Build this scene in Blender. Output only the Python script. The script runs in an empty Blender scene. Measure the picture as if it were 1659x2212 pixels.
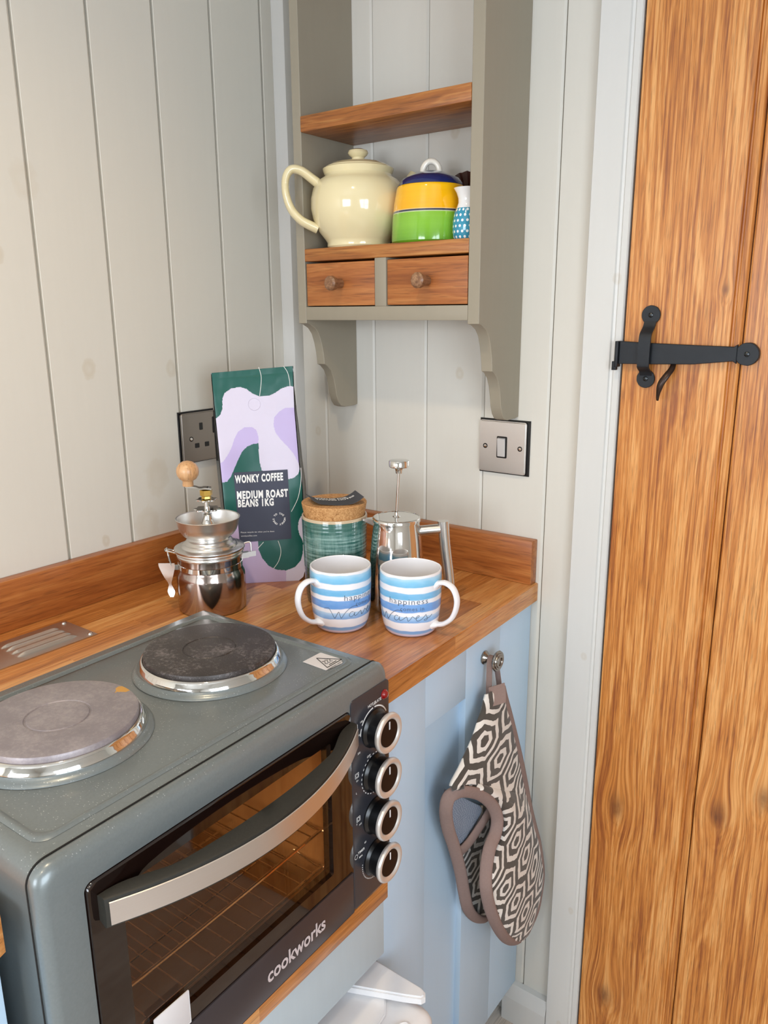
import bpy, bmesh, math, random
from math import sin, cos, pi, radians, sqrt, atan2
from mathutils import Vector, Matrix, noise

random.seed(7)
S = bpy.context.scene
COL = S.collection

# ------------------------------------------------------------------ camera
cam_d = bpy.data.cameras.new('camera')
cam_d.sensor_fit = 'VERTICAL'
cam_d.sensor_height = 36.0
cam_d.sensor_width = 27.0
cam_d.lens = 1693.07 * 36.0 / 2212.0
cam_d.clip_start = 0.02
cam = bpy.data.objects.new('camera', cam_d)
COL.objects.link(cam)
R_ = Vector((0.80247475, 0.59664742, -0.00679251))
D_ = Vector((0.14268487, -0.20293591, -0.96874044))
F_ = Vector((-0.57937493, 0.77642055, -0.2479835))
M = Matrix(((R_.x, -D_.x, -F_.x, 1.080), (R_.y, -D_.y, -F_.y, -1.150), (R_.z, -D_.z, -F_.z, 1.342), (0, 0, 0, 1)))
cam.matrix_world = M
S.camera = cam

# ------------------------------------------------------------------ view, world, light
S.view_settings.view_transform = 'Standard'
S.view_settings.look = 'None'
S.view_settings.exposure = 0.42
S.view_settings.gamma = 1.0
S.view_settings.use_curve_mapping = False
S.cycles.max_bounces = 8
S.cycles.diffuse_bounces = 4
S.cycles.glossy_bounces = 5
S.cycles.transmission_bounces = 6
S.cycles.sample_clamp_indirect = 4.0
S.cycles.use_denoising = True

w = bpy.data.worlds.new('world'); S.world = w; w.use_nodes = True
w.node_tree.nodes['Background'].inputs[0].default_value = (0.75, 0.86, 1.0, 1)
w.node_tree.nodes['Background'].inputs[1].default_value = 0.6

def area(name, loc, target, sx, sy, power, color):
    d = bpy.data.lights.new(name, 'AREA'); d.shape = 'RECTANGLE'; d.size = sx; d.size_y = sy
    d.energy = power; d.color = color
    o = bpy.data.objects.new(name, d); COL.objects.link(o); o.location = loc
    o.rotation_euler = (Vector(target) - Vector(loc)).to_track_quat('-Z', 'Z').to_euler()
    return o
# daylight at the two windows of the hut (in the wall behind the camera and in the right-hand wall)
WIN_F = (0.25, 1.35, 0.95, 1.85)      # x0,x1,z0,z1 in wall y=-3.2
WIN_R = (-2.05, -1.05, 0.85, 1.75)    # y0,y1,z0,z1 in wall x=2.0
area('window_daylight', (0.80, -3.27, 1.40), (0.80, 0.0, 1.3), 1.05, 0.95, 30, (0.86, 0.92, 1.0))
area('window_daylight', (2.07, -1.55, 1.30), (0.0, -1.2, 1.1), 0.95, 1.0, 23, (0.80, 0.90, 1.0))
def bulb(loc, power, size=0.03):
    d = bpy.data.lights.new('ceiling_bulb', 'SPOT'); d.energy = power; d.color = (1.0, 0.76, 0.48)
    d.spot_size = radians(130); d.spot_blend = 0.8; d.shadow_soft_size = size
    o = bpy.data.objects.new('ceiling_bulb', d); COL.objects.link(o); o.location = loc
for lx, ly, pw in ((0.62, -0.95, 15), (1.05, -1.75, 12), (0.62, -2.5, 12)):
    bulb((lx, ly, 2.205), pw)

# ------------------------------------------------------------------ node helpers
def lin(c):
    def f(v): return v / 12.92 if v <= 0.04045 else ((v + 0.055) / 1.055) ** 2.4
    if isinstance(c, str):
        c = [int(c[i:i + 2], 16) / 255 for i in (0, 2, 4)]
    return (f(c[0]), f(c[1]), f(c[2]), 1.0)

class G:
    """thin wrapper round a material node tree"""
    def __init__(s, name):
        s.m = bpy.data.materials.new(name); s.m.use_nodes = True
        s.t = s.m.node_tree; s.b = s.t.nodes['Principled BSDF']
    def n(s, typ, ins=None, **props):
        nd = s.t.nodes.new(typ)
        for k, v in props.items(): setattr(nd, k, v)
        for k, v in (ins or {}).items():
            sk = nd.inputs[k]
            if isinstance(v, bpy.types.NodeSocket): s.t.links.new(v, sk)
            else: sk.default_value = v
        return nd
    def math(s, op, a, b=0.0, c=0.0, clamp=False):
        return s.n('ShaderNodeMath', {0: a, 1: b, 2: c}, operation=op, use_clamp=clamp).outputs[0]
    def vm(s, op, a, b=(0, 0, 0)):
        return s.n('ShaderNodeVectorMath', {0: a, 1: b}, operation=op).outputs[0]
    def obj(s): return s.n('ShaderNodeTexCoord').outputs['Object']
    def uv(s): return s.n('ShaderNodeTexCoord').outputs['UV']
    def map(s, vec, scale=(1, 1, 1), loc=(0, 0, 0), rot=(0, 0, 0)):
        return s.n('ShaderNodeMapping', {0: vec, 'Location': loc, 'Rotation': rot, 'Scale': scale}).outputs[0]
    def noise(s, vec, scale=5.0, detail=3.0, rough=0.5, dist=0.0):
        return s.n('ShaderNodeTexNoise', {'Vector': vec, 'Scale': scale, 'Detail': detail, 'Roughness': rough, 'Distortion': dist}).outputs[0]
    def ramp(s, fac, stops, interp='LINEAR'):
        r = s.n('ShaderNodeValToRGB', {0: fac}); cr = r.color_ramp; cr.interpolation = interp
        while len(cr.elements) < len(stops): cr.elements.new(0.5)
        for e, (p, c) in zip(cr.elements, stops):
            e.position = p; e.color = lin(c) if not isinstance(c, float) else (c, c, c, 1)
        return r.outputs[0]
    def mix(s, fac, a, b, blend='MIX'):
        n = s.n('ShaderNodeMix', data_type='RGBA', blend_type=blend)
        for i, v in ((0, fac), (6, a), (7, b)):
            if isinstance(v, bpy.types.NodeSocket): s.t.links.new(v, n.inputs[i])
            else: n.inputs[i].default_value = v
        return n.outputs[2]
    def sep(s, vec):
        n = s.n('ShaderNodeSeparateXYZ', {0: vec}); return n.outputs[0], n.outputs[1], n.outputs[2]
    def comb(s, x, y, z):
        return s.n('ShaderNodeCombineXYZ', {0: x, 1: y, 2: z}).outputs[0]
    def set(s, **kw):
        for k, v in kw.items():
            k = {'color': 'Base Color', 'rough': 'Roughness', 'metal': 'Metallic', 'coat': 'Coat Weight', 'coat_rough': 'Coat Roughness',
                 'spec': 'Specular IOR Level', 'normal': 'Normal', 'trans': 'Transmission Weight', 'aniso': 'Anisotropic', 'sheen': 'Sheen Weight',
                 'ior': 'IOR', 'alpha': 'Alpha', 'sss': 'Subsurface Weight'}[k]
            sk = s.b.inputs[k]
            if isinstance(v, bpy.types.NodeSocket): s.t.links.new(v, sk)
            elif k == 'Base Color' and not (isinstance(v, tuple) and len(v) == 4): sk.default_value = lin(v)
            else: sk.default_value = v
        return s.m
    def bump(s, h, strength=0.2, dist=0.002):
        return s.n('ShaderNodeBump', {'Height': h, 'Strength': strength, 'Distance': dist}).outputs[0]

def plain(name, c, rough=0.5, metal=0.0, var=0.04, scale=40.0, bump=0.0, **kw):
    g = G(name); o = g.obj()
    nz = g.noise(o, scale, 4, 0.6)
    base = lin(c)
    a = tuple(x * (1 - var) for x in base[:3]) + (1,); b = tuple(min(1, x * (1 + var)) for x in base[:3]) + (1,)
    col = g.mix(nz, a, b)
    g.set(color=col, rough=rough, metal=metal, **kw)
    if bump: g.set(normal=g.bump(nz, bump, 0.001))
    return g.m

# grain axis -> stretched coordinates
def wood(name, dark, mid, light, axis='X', rough=0.45, staves=None, fine=1.0, knots=(), coat=0.15, contrast=1.0, plane='XZ', seed=0.0, ringscale=1.0, w2=0.62, long_=6.0):
    g = G(name); o = g.obj(); x, y, z = g.sep(o)
    if axis == 'X': l, a, b = x, y, z
    elif axis == 'Y': l, a, b = y, x, z
    else: l, a, b = z, x, y
    kmask = None
    for (ka, kl, kr) in knots:
        da = g.math('SUBTRACT', a, ka); dl = g.math('SUBTRACT', l, kl)
        dd = g.math('ADD', g.math('MULTIPLY', da, da), g.math('MULTIPLY', g.math('MULTIPLY', dl, dl), 0.30))
        fall = g.math('EXPONENT', g.math('MULTIPLY', dd, -1.0 / (kr * kr * 6)))
        a = g.math('ADD', a, g.math('MULTIPLY', g.math('MULTIPLY', da, fall), -0.75))
        l = g.math('ADD', l, g.math('MULTIPLY', fall, 0.05))
        dn = g.math('ADD', dd, g.math('MULTIPLY', g.noise(o, 90, 3), kr * kr * 0.5))
        core = g.math('EXPONENT', g.math('MULTIPLY', dn, -1.0 / (kr * kr * 0.85)))
        kmask = core if kmask is None else g.math('MAXIMUM', kmask, core)
    tint = None
    if staves:
        sw, sl = staves
        br = g.n('ShaderNodeTexBrick', {'Vector': g.comb(l, a, 0.0), 'Scale': 1.0, 'Mortar Size': 0.0, 'Brick Width': sl, 'Row Height': sw,
                                         'Color1': (0, 0, 0, 1), 'Color2': (1, 1, 1, 1), 'Bias': 0.0}, offset=0.37, squash=1.0)
        tint = g.n('ShaderNodeSeparateColor', {0: br.outputs[0]}).outputs[0]
        l = g.math('ADD', l, g.math('MULTIPLY', tint, 7.3)); b = g.math('ADD', b, g.math('MULTIPLY', tint, 3.1))
    a = g.math('ADD', a, seed)
    v = g.comb(g.math('MULTIPLY', l, 1.0), g.math('MULTIPLY', a, 1.0), b)
    n1 = g.noise(g.map(v, (1.4, 16, 16)), 1.6 * ringscale, 4, 0.55, 0.6)          # broad bands
    n2 = g.noise(g.map(v, (long_, 150, 150)), 1.3 * fine, 4, 0.65, 0.3)      # streaks
    n3 = g.noise(g.map(v, (22, 500, 500)), 1.2 * fine, 2, 0.5)            # pores
    rings = g.math('FRACT', g.math('MULTIPLY', n1, 7.0))
    rings = g.math('ABSOLUTE', g.math('SUBTRACT', rings, 0.5))
    f = g.math('ADD', g.math('MULTIPLY', n1, 0.5), g.math('MULTIPLY', n2, w2))
    f = g.math('ADD', f, g.math('MULTIPLY', rings, 0.26))
    f = g.math('SUBTRACT', f, 0.12 + (w2 - 0.62) * 0.5)
    f = g.math('ADD', g.math('MULTIPLY', g.math('SUBTRACT', f, 0.5), 1.5 * contrast), 0.5)
    if tint is not None: f = g.math('ADD', f, g.math('MULTIPLY', g.math('SUBTRACT', tint, 0.5), 0.48))
    col = g.ramp(f, [(0.18, dark), (0.5, mid), (0.82, light)])
    pore = g.ramp(n3, [(0.33, 0.62), (0.46, 1.0)])
    col = g.mix(0.8, col, pore, 'MULTIPLY')
    if kmask is not None: col = g.mix(g.math('MULTIPLY', kmask, 0.9, clamp=True), col, lin('5a3018'))
    h = g.math('ADD', g.math('MULTIPLY', n2, 0.6), g.math('MULTIPLY', n3, 0.6))
    g.set(color=col, rough=rough, coat=coat, coat_rough=0.25, normal=g.bump(h, 0.25, 0.0006))
    return g.m

def painted(name, c, spots=(), coordaxis='x', rough=0.45, var=0.05, grain=0.15):
    """painted boards: slight brush variation, and yellowish knots bleeding through at fixed places"""
    g = G(name); o = g.obj(); x, y, z = g.sep(o)
    br = g.noise(g.map(o, (30, 30, 2.5)), 3.0, 5, 0.6)
    cl = g.noise(o, 2.3, 3, 0.5)
    base = lin(c)
    a = tuple(v * (1 - var) for v in base[:3]) + (1,); b = tuple(v * (1 + var) for v in base[:3]) + (1,)
    col = g.mix(g.math('ADD', g.math('MULTIPLY', br, 0.4), g.math('MULTIPLY', cl, 0.6)), a, b)
    h = y if coordaxis == 'x' else x
    for (k1, k2, r, st) in spots:
        d1 = g.math('SUBTRACT', h, k1); d2 = g.math('SUBTRACT', z, k2)
        d = g.math('SQRT', g.math('ADD', g.math('MULTIPLY', d1, d1), g.math('MULTIPLY', g.math('MULTIPLY', d2, d2), 0.55)))
        d = g.math('ADD', d, g.math('MULTIPLY', g.math('SUBTRACT', g.noise(o, 60, 2), 0.5), r * 0.8))
        f = g.ramp(g.math('DIVIDE', d, r), [(0.0, 0.45), (0.55, 0.9), (0.85, 0.55), (1.0, 0.0)])
        col = g.mix(g.math('MULTIPLY', f, st * 0.55), col, lin('b39c72'))
    g.set(color=col, rough=rough, normal=g.bump(br, grain, 0.0008))
    return g.m

# ------------------------------------------------------------------ mesh helpers
def box(bm, x0, x1, y0, y1, z0, z1, bev=0.0, seg=2):
    vs = [bm.verts.new(p) for p in ((x0, y0, z0), (x1, y0, z0), (x1, y1, z0), (x0, y1, z0), (x0, y0, z1), (x1, y0, z1), (x1, y1, z1), (x0, y1, z1))]
    fs = [bm.faces.new([vs[i] for i in q]) for q in ((0, 3, 2, 1), (4, 5, 6, 7), (0, 1, 5, 4), (1, 2, 6, 5), (2, 3, 7, 6), (3, 0, 4, 7))]
    if bev > 0:
        es = list({e for f in fs for e in f.edges})
        bmesh.ops.bevel(bm, geom=es, offset=bev, segments=seg, affect='EDGES', profile=0.5)
    return bm

def prism(bm, pts, axis, a0, a1, bev=0.0, seg=1):
    """polygon pts (u,v) extruded along axis; axis 'x': (u,v)=(y,z); 'y': (x,z); 'z': (x,y)"""
    def P(u, v, a):
        return {'x': (a, u, v), 'y': (u, a, v), 'z': (u, v, a)}[axis]
    A = [bm.verts.new(P(u, v, a0)) for u, v in pts]; B = [bm.verts.new(P(u, v, a1)) for u, v in pts]
    n = len(pts); fs = [bm.faces.new(A[::-1]), bm.faces.new(B)]
    for i in range(n): fs.append(bm.faces.new((A[i], A[(i + 1) % n], B[(i + 1) % n], B[i])))
    bmesh.ops.recalc_face_normals(bm, faces=fs)
    if bev > 0:
        bmesh.ops.bevel(bm, geom=list({e for f in fs[:2] for e in f.edges}), offset=bev, segments=seg, affect='EDGES')
    return bm

def lathe(bm, prof, c=(0, 0), n=64, mat=None):
    """prof: list of (r,z)"""
    rings = []
    for r, z in prof:
        if r < 1e-6: rings.append([bm.verts.new((c[0], c[1], z))])
        else: rings.append([bm.verts.new((c[0] + r * cos(2 * pi * i / n), c[1] + r * sin(2 * pi * i / n), z)) for i in range(n)])
    fs = []
    for a, b in zip(rings, rings[1:]):
        for i in range(n):
            j = (i + 1) % n
            if len(a) == 1 and len(b) == 1: continue
            if len(a) == 1: fs.append(bm.faces.new((a[0], b[j], b[i])))
            elif len(b) == 1: fs.append(bm.faces.new((a[i], a[j], b[0])))
            else: fs.append(bm.faces.new((a[i], a[j], b[j], b[i])))
    bmesh.ops.recalc_face_normals(bm, faces=fs)
    if mat is not None: bmesh.ops.transform(bm, matrix=mat, verts=list({v for f in fs for v in f.verts}))
    return bm

def smoothpath(pts, k=8, closed=False):
    P = [Vector(p) for p in pts]; n = len(P); out = []
    rng = n if closed else n - 1
    for i in range(rng):
        if closed: a, b, c, d = P[i - 1], P[i], P[(i + 1) % n], P[(i + 2) % n]
        else: a, b, c, d = P[max(i - 1, 0)], P[i], P[i + 1], P[min(i + 2, n - 1)]
        for j in range(k):
            t = j / k
            out.append(0.5 * ((2 * b) + (c - a) * t + (2 * a - 5 * b + 4 * c - d) * t * t + (3 * b - a - 3 * c + d) * t ** 3))
    if not closed: out.append(P[-1])
    return out

def tube(bm, path, r, n=12, closed=False, flat=None, up=None, caps=True):
    """r number or list; flat=(sx,sy) squash; up: fixed reference vector for the section's x axis"""
    P = [Vector(p) for p in path]; m = len(P); rings = []
    prev = None
    for i, p in enumerate(P):
        if closed: t = P[(i + 1) % m] - P[i - 1]
        else: t = P[min(i + 1, m - 1)] - P[max(i - 1, 0)]
        t.normalize()
        if up is not None:
            u = Vector(up); u = (u - t * u.dot(t))
            if u.length < 1e-5: u = t.orthogonal()
            u.normalize()
        elif prev is None: u = t.orthogonal().normalized()
        else:
            u = prev - t * prev.dot(t); u.normalize()
        prev = u; v = t.cross(u)
        rr = r[i] if isinstance(r, (list, tuple)) else r
        fx, fy = flat or (1, 1)
        rings.append([bm.verts.new(p + u * (rr * fx * cos(2 * pi * k / n)) + v * (rr * fy * sin(2 * pi * k / n))) for k in range(n)])
    fs = []
    pr = list(zip(rings, rings[1:])) + ([(rings[-1], rings[0])] if closed else [])
    for a, b in pr:
        for k in range(n): fs.append(bm.faces.new((a[k], a[(k + 1) % n], b[(k + 1) % n], b[k])))
    if caps and not closed:
        fs.append(bm.faces.new(rings[0][::-1])); fs.append(bm.faces.new(rings[-1]))
    bmesh.ops.recalc_face_normals(bm, faces=fs)
    return bm

def strip(bm, path, wvec, tvec, w, t):
    """flat bar of width w along wvec and thickness t along tvec following a path (wvec,tvec may be per point)"""
    rings = []
    for i, p in enumerate(path):
        p = Vector(p); a = Vector(wvec[i] if isinstance(wvec, list) else wvec).normalized(); b = Vector(tvec[i] if isinstance(tvec, list) else tvec).normalized()
        ww = w[i] if isinstance(w, list) else w
        rings.append([bm.verts.new(p + a * sx * ww / 2 + b * sy * t / 2) for sx, sy in ((-1, -1), (1, -1), (1, 1), (-1, 1))])
    fs = []
    for a, b in zip(rings, rings[1:]):
        for k in range(4): fs.append(bm.faces.new((a[k], a[(k + 1) % 4], b[(k + 1) % 4], b[k])))
    fs.append(bm.faces.new(rings[0][::-1])); fs.append(bm.faces.new(rings[-1]))
    bmesh.ops.recalc_face_normals(bm, faces=fs)
    return bm

def finish(bm, name, mat, parent=None, angle=38, smooth=True, shift=None):
    me = bpy.data.meshes.new(name)
    if shift is not None: bmesh.ops.translate(bm, verts=bm.verts, vec=-Vector(shift))
    bm.to_mesh(me); bm.free()
    mats = mat if isinstance(mat, (list, tuple)) else [mat]
    for m_ in mats: me.materials.append(m_)
    if smooth:
        me.shade_smooth(); me.set_sharp_from_angle(angle=radians(angle))
    o = bpy.data.objects.new(name, me); COL.objects.link(o)
    if parent is not None: o.parent = parent
    return o

def struct(name, bm, mat, **kw):
    o = finish(bm, name, mat, **kw); o['kind'] = 'structure'; return o

class Thing:
    """an Empty at the thing's base; parts are given in world coordinates (local=False) or in the thing's own frame"""
    def __init__(s, name, label, cat, loc, rotz=0.0, group=None, local=False):
        s.o = bpy.data.objects.new(name, None); COL.objects.link(s.o); s.o.empty_display_size = 0.05
        s.o.location = loc; s.o.rotation_euler = (0, 0, rotz); s.o['label'] = label; s.o['category'] = cat
        if group: s.o['group'] = group
        s.loc = None if local else Vector(loc)
    def part(s, name, bm, mat, parent=None, label=None, **kw):
        o = finish(bm, name, mat, parent=(parent or s.o), shift=s.loc, **kw)
        if label: o['label'] = label
        return o
def tag(o, label, cat, group=None):
    o['label'] = label; o['category'] = cat
    if group: o['group'] = group
    return o
B = bmesh.new

def text_bm(bm, s, size, fn, bold=0.0, align='LEFT', spacing=1.0, xscale=1.0):
    """write s; fn maps flat (x,y) to a 3D point"""
    cu = bpy.data.curves.new('t', 'FONT'); cu.body = s; cu.size = size; cu.align_x = align; cu.offset = bold * size
    cu.resolution_u = 3; cu.space_character = spacing
    ob = bpy.data.objects.new('t', cu); COL.objects.link(ob)
    bpy.context.view_layer.update()
    me = bpy.data.meshes.new_from_object(ob.evaluated_get(bpy.context.evaluated_depsgraph_get()))
    bpy.data.objects.remove(ob); bpy.data.curves.remove(cu)
    vs = [bm.verts.new(fn(v.co.x * xscale, v.co.y)) for v in me.vertices]
    for p in me.polygons:
        try: bm.faces.new([vs[i] for i in p.vertices])
        except ValueError: pass
    bpy.data.meshes.remove(me)
    return bm

# ------------------------------------------------------------------ materials
M_wallL = painted('cream_board_paint', 'd8d4c9', [(-.520, 1.52, .022, .22), (-.57, 1.42, .010, .5), (-.4486, 1.2603, .013, .5), (-.2952, 1.251, .012, .45), (-.449, .9885, .008, .6), (-.3404, 1.0745, .026, .35), (-.367, .9956, .026, .4)], 'x')
M_wallB = painted('cream_board_paint', 'd6d3ca', [(.368, 1.617, .009, .5), (.3832, 1.2395, .009, .5), (.0226 + .04, 1.115, .008, .4), (.318, 1.43, .01, .3)], 'y')
M_trim = painted('white_trim_paint', 'd5d5d2', [(.6369, .7977, .006, .4), (.642, .3106, .006, .4), (.6325, .0568, .006, .4), (.652, 1.385, .007, .4)], 'y', rough=0.35)
M_taupe = painted('taupe_shelf_paint', '98907f', [], 'y', rough=0.5, var=0.08)
M_blue = painted('pale_blue_cabinet_paint', 'c3dbf0', [], 'y', rough=0.38, var=0.05)
M_pine = wood('stained_pine', '743f1b', 'a3642e', 'c48c4c', 'X', rough=0.42, fine=0.8, knots=[(1.0, 0.262, .006)], contrast=0.8, ringscale=1.5)
M_pinedraw = wood('stained_pine', '86491f', 'a5622e', 'bf7f45', 'X', rough=0.5, fine=0.9, contrast=0.8, ringscale=1.3, seed=2.2)
M_top = wood('oiled_oak_staves', 'a0602a', 'c98343', 'e2aa6a', 'Y', rough=0.30, staves=(.043, .36), coat=0.35, contrast=0.85)
M_bsY = wood('oiled_oak', '8a4a20', 'a9622c', 'bf7c40', 'Y', rough=0.42, coat=0.2, contrast=0.9, seed=4.0)
M_bsX = wood('oiled_oak', '84451c', 'a9632d', 'c07d42', 'X', rough=0.42, coat=0.2, contrast=1.0, seed=9.0)
M_door = wood('golden_oak', '975220', 'c98038', 'e6a864', 'Z', rough=0.40, coat=0.25, contrast=1.15, fine=1.35, w2=1.0, long_=2.6,
              knots=[(.7066, .5446, .013), (.7113, .1676, .013), (.864, .5975, .012), (.9217, .6488, .011), (.80, 1.367, .004)], seed=0.0)
M_floor = wood('floor_oak', 'ad9c8c', 'c2b2a2', 'd2c5b8', 'Y', rough=0.4, staves=(.12, .9))
M_iron = plain('black_iron', '23272c', rough=0.5, metal=0.35, var=0.25, scale=60, bump=0.3)
M_gap = plain('dark_gap', '14110f', rough=0.9)

def steel(name, c='d9d7d2', rough=0.16, brushed=False, axis='z', scratch=0.05):
    g = G(name); o = g.obj()
    if brushed:
        mp = {'z': (8, 8, 900), 'y': (900, 4, 900), 'r': (60, 60, 600)}[axis]
        nz = g.noise(g.map(o, mp), 1.0, 3, 0.6)
    else: nz = g.noise(o, 45, 4, 0.6)
    r = g.math('ADD', rough - scratch / 2, g.math('MULTIPLY', nz, scratch))
    b = lin(c); col = g.mix(nz, tuple(x * .93 for x in b[:3]) + (1,), b)
    return g.set(color=col, rough=r, metal=1.0, normal=g.bump(nz, 0.05 if brushed else 0.02, 0.0004))
M_chrome = steel('polished_steel', 'e2e0dc', 0.06, scratch=0.05)
M_steel = steel('satin_steel', 'dddad6', 0.24, True, 'z', 0.1)
M_plate = steel('plate_steel', 'e2dfdb', 0.36, True, 'y', 0.12)
M_brush = steel('brushed_steel', 'ece8e6', 0.36, True, 'z', 0.12)
M_sock = steel('socket_steel', '9c958e', 0.34, True, 'y', 0.12)
M_vent = steel('vent_steel', 'cfc9c4', 0.36, scratch=0.1)
M_silver0 = plain('satin_silver_rocker', 'e6e6e6', rough=.3, metal=.5, var=.03)
M_brass = steel('brass', 'd9b35c', 0.2)
M_nickel = steel('aged_nickel', '9a958f', 0.2)
M_gun = steel('gunmetal', '4b4e50', 0.3)
M_black = plain('black_plastic', '0b0b0d', rough=0.28, var=0.3)
M_blackm = plain('black_matt_plastic', '25241f', rough=0.55, var=0.35, scale=300, bump=0.15)
M_white = plain('white_print', 'f2f2f0', rough=0.5, var=0.02)
M_whitepl = plain('white_plastic', 'e8e8ea', rough=0.35, var=0.02)

# ================================================================== SETTING
def boards(bm, s0, s1, seams, z0, z1, place, depth=0.003):
    """tongue and groove boards; place(s, d, z) gives the 3D point, d = depth behind the face"""
    pr = [(s0, 0)]
    for q in sorted(seams):
        if q - .006 <= s0 or q + .006 >= s1: continue
        pr += [(q - .0050, 0), (q - .0013, depth), (q - .0011, .010), (q + .0009, .010), (q + .0011, 0.0004), (q + .0016, 0)]
    pr += [(s1, 0)]
    A = [bm.verts.new(place(s, d, z0)) for s, d in pr]; Bv = [bm.verts.new(place(s, d, z1)) for s, d in pr]
    T = [bm.verts.new(place(s, .03, z1)) for s, d in (pr[0], pr[-1])]; L = [bm.verts.new(place(s, .03, z0)) for s, d in (pr[0], pr[-1])]
    for i in range(len(pr) - 1): bm.faces.new((A[i], A[i + 1], Bv[i + 1], Bv[i]))
    bm.faces.new((L[0], T[0], T[1], L[1])); bm.faces.new((L[0], A[0], Bv[0], T[0])); bm.faces.new((L[1], T[1], Bv[-1], A[-1]))
    bm.faces.new([T[0]] + Bv + [T[1]]); bm.faces.new([L[1]] + A[::-1] + [L[0]])
    bmesh.ops.recalc_face_normals(bm, faces=bm.faces)

ZC = 2.25
bm = B(); seamsL = [-.0505 - .1155 * i for i in range(28)]
boards(bm, -3.2, 0.0, seamsL, 0, ZC, lambda s, d, z: (-d, s, z))
struct('wall_left', bm, M_wallL, smooth=False)
bm = B(); seamsB = [.087, .204, .3165, .4315, .549]
boards(bm, 0.0, 0.668, seamsB, 0, ZC, lambda s, d, z: (s, d, z))
boards(bm, 1.47, 2.0, [1.55, 1.665, 1.78, 1.895], 0, ZC, lambda s, d, z: (s, d, z))
box(bm, .668, 1.47, 0.0, 0.03, 2.0, ZC)
struct('wall_back', bm, M_wallB, smooth=False)
# wall right (x=2) and wall front (y=-3.2) with window openings
bm = B(); y0, y1, z0, z1 = WIN_R
box(bm, 2.0, 2.05, -3.2, y0, 0, ZC); box(bm, 2.0, 2.05, y1, 0.0, 0, ZC); box(bm, 2.0, 2.05, y0, y1, 0, z0); box(bm, 2.0, 2.05, y0, y1, z1, ZC)
struct('wall_right', bm, M_trim, smooth=False)
bm = B(); x0, x1, z0, z1 = WIN_F
box(bm, 0, x0, -3.25, -3.2, 0, ZC); box(bm, x1, 2.0, -3.25, -3.2, 0, ZC); box(bm, x0, x1, -3.25, -3.2, 0, z0); box(bm, x0, x1, -3.25, -3.2, z1, ZC)
struct('wall_front', bm, M_trim, smooth=False)
bm = B(); y0, y1, z0, z1 = WIN_R
for a in (y0, (y0 + y1) / 2 - .02, y1 - .04): box(bm, 2.0, 2.045, a, a + .04, z0, z1)
for a in (z0, (z0 + z1) / 2 - .015, z1 - .03): box(bm, 2.0, 2.04, y0, y1, a, a + .03)
struct('window_1', bm, M_trim, smooth=False)
bm = B(); x0, x1, z0, z1 = WIN_F
for a in (x0, (x0 + x1) / 2 - .02, x1 - .04): box(bm, a, a + .04, -3.245, -3.2, z0, z1)
for a in (z0, (z0 + z1) / 2 - .015, z1 - .03): box(bm, x0, x1, -3.24, -3.2, a, a + .03)
struct('window_2', bm, M_trim, smooth=False)
bm = B(); box(bm, -.03, 2.05, -3.25, 0.03, -.03, 0.0); struct('floor', bm, M_floor, smooth=False)
bm = B(); box(bm, -.03, 2.05, -3.25, 0.03, ZC, ZC + .03); struct('ceiling', bm, M_trim, smooth=False)
# corner batten
bm = B(); box(bm, 0.0, .030, -.025, 0.0, 0.975, ZC, .0012); struct('trim_1', bm, M_trim)
# skirting below the boards, right of the cabinet
bm = B(); prism(bm, [(-.0001, 0), (-.020, 0), (-.020, .055), (-.012, .083), (-.0001, .083)], 'x', .515, .6045)
struct('baseboard_back', bm, M_trim, smooth=False)
# door architrave with a moulded inner edge
bm = B(); prof = [(.605, 0), (.605, -.016), (.6065, -.018), (.648, -.018), (.6495, -.0150), (.653, -.0140), (.6550, -.0165), (.663, -.0165), (.6645, -.014), (.6645, 0)]
A = [bm.verts.new((u, v, 0)) for u, v in prof]; Bv = [bm.verts.new((u, v, ZC)) for u, v in prof]
for i in range(len(prof) - 1): bm.faces.new((A[i], A[i + 1], Bv[i + 1], Bv[i]))
bmesh.ops.recalc_face_normals(bm, faces=bm.faces); struct('trim_2', bm, M_trim, angle=20)
bm = B(); box(bm, 1.475, 1.535, -.018, 0, 0, 2.0, .002); struct('trim_3', bm, M_trim)
bm = B(); box(bm, .6645, .6675, -.004, .02, 0, 2.0); struct('door_gap_shade', bm, M_gap)  # near-black strip between architrave and door; its colour stands in for shade

# door of vertical oak boards with a bead beside each seam
bm = B(); pr = [(.6678, -.0145)]
for q in (.8275, .989, 1.15, 1.31):
    pr += [(q - .0165, -.0155), (q - .0150, -.0125), (q - .0130, -.0125), (q - .0110, -.0155), (q - .0035, -.0160), (q - .0010, -.0135), (q - .0009, -.004), (q + .0009, -.004), (q + .001, -.0145), (q + .003, -.0155)]
pr += [(1.468, -.0155)]
A = [bm.verts.new((u, v, .008)) for u, v in pr]; Bv = [bm.verts.new((u, v, 1.995)) for u, v in pr]
for i in range(len(pr) - 1): bm.faces.new((A[i], A[i + 1], Bv[i + 1], Bv[i]))
bk = [bm.verts.new(p) for p in ((.6678, .025, .008), (1.468, .025, .008), (1.468, .025, 1.995), (.6678, .025, 1.995))]
bm.faces.new(bk); bm.faces.new((A[0], Bv[0], bk[3], bk[0])); bm.faces.new((A[-1], bk[1], bk[2], Bv[-1]))
bm.faces.new([bk[0]] + [bk[1]] + A[::-1]); bm.faces.new([bk[3]] + Bv + [bk[2]])
bmesh.ops.recalc_face_normals(bm, faces=bm.faces)
door = struct('door_1', bm, M_door, angle=25)

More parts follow.
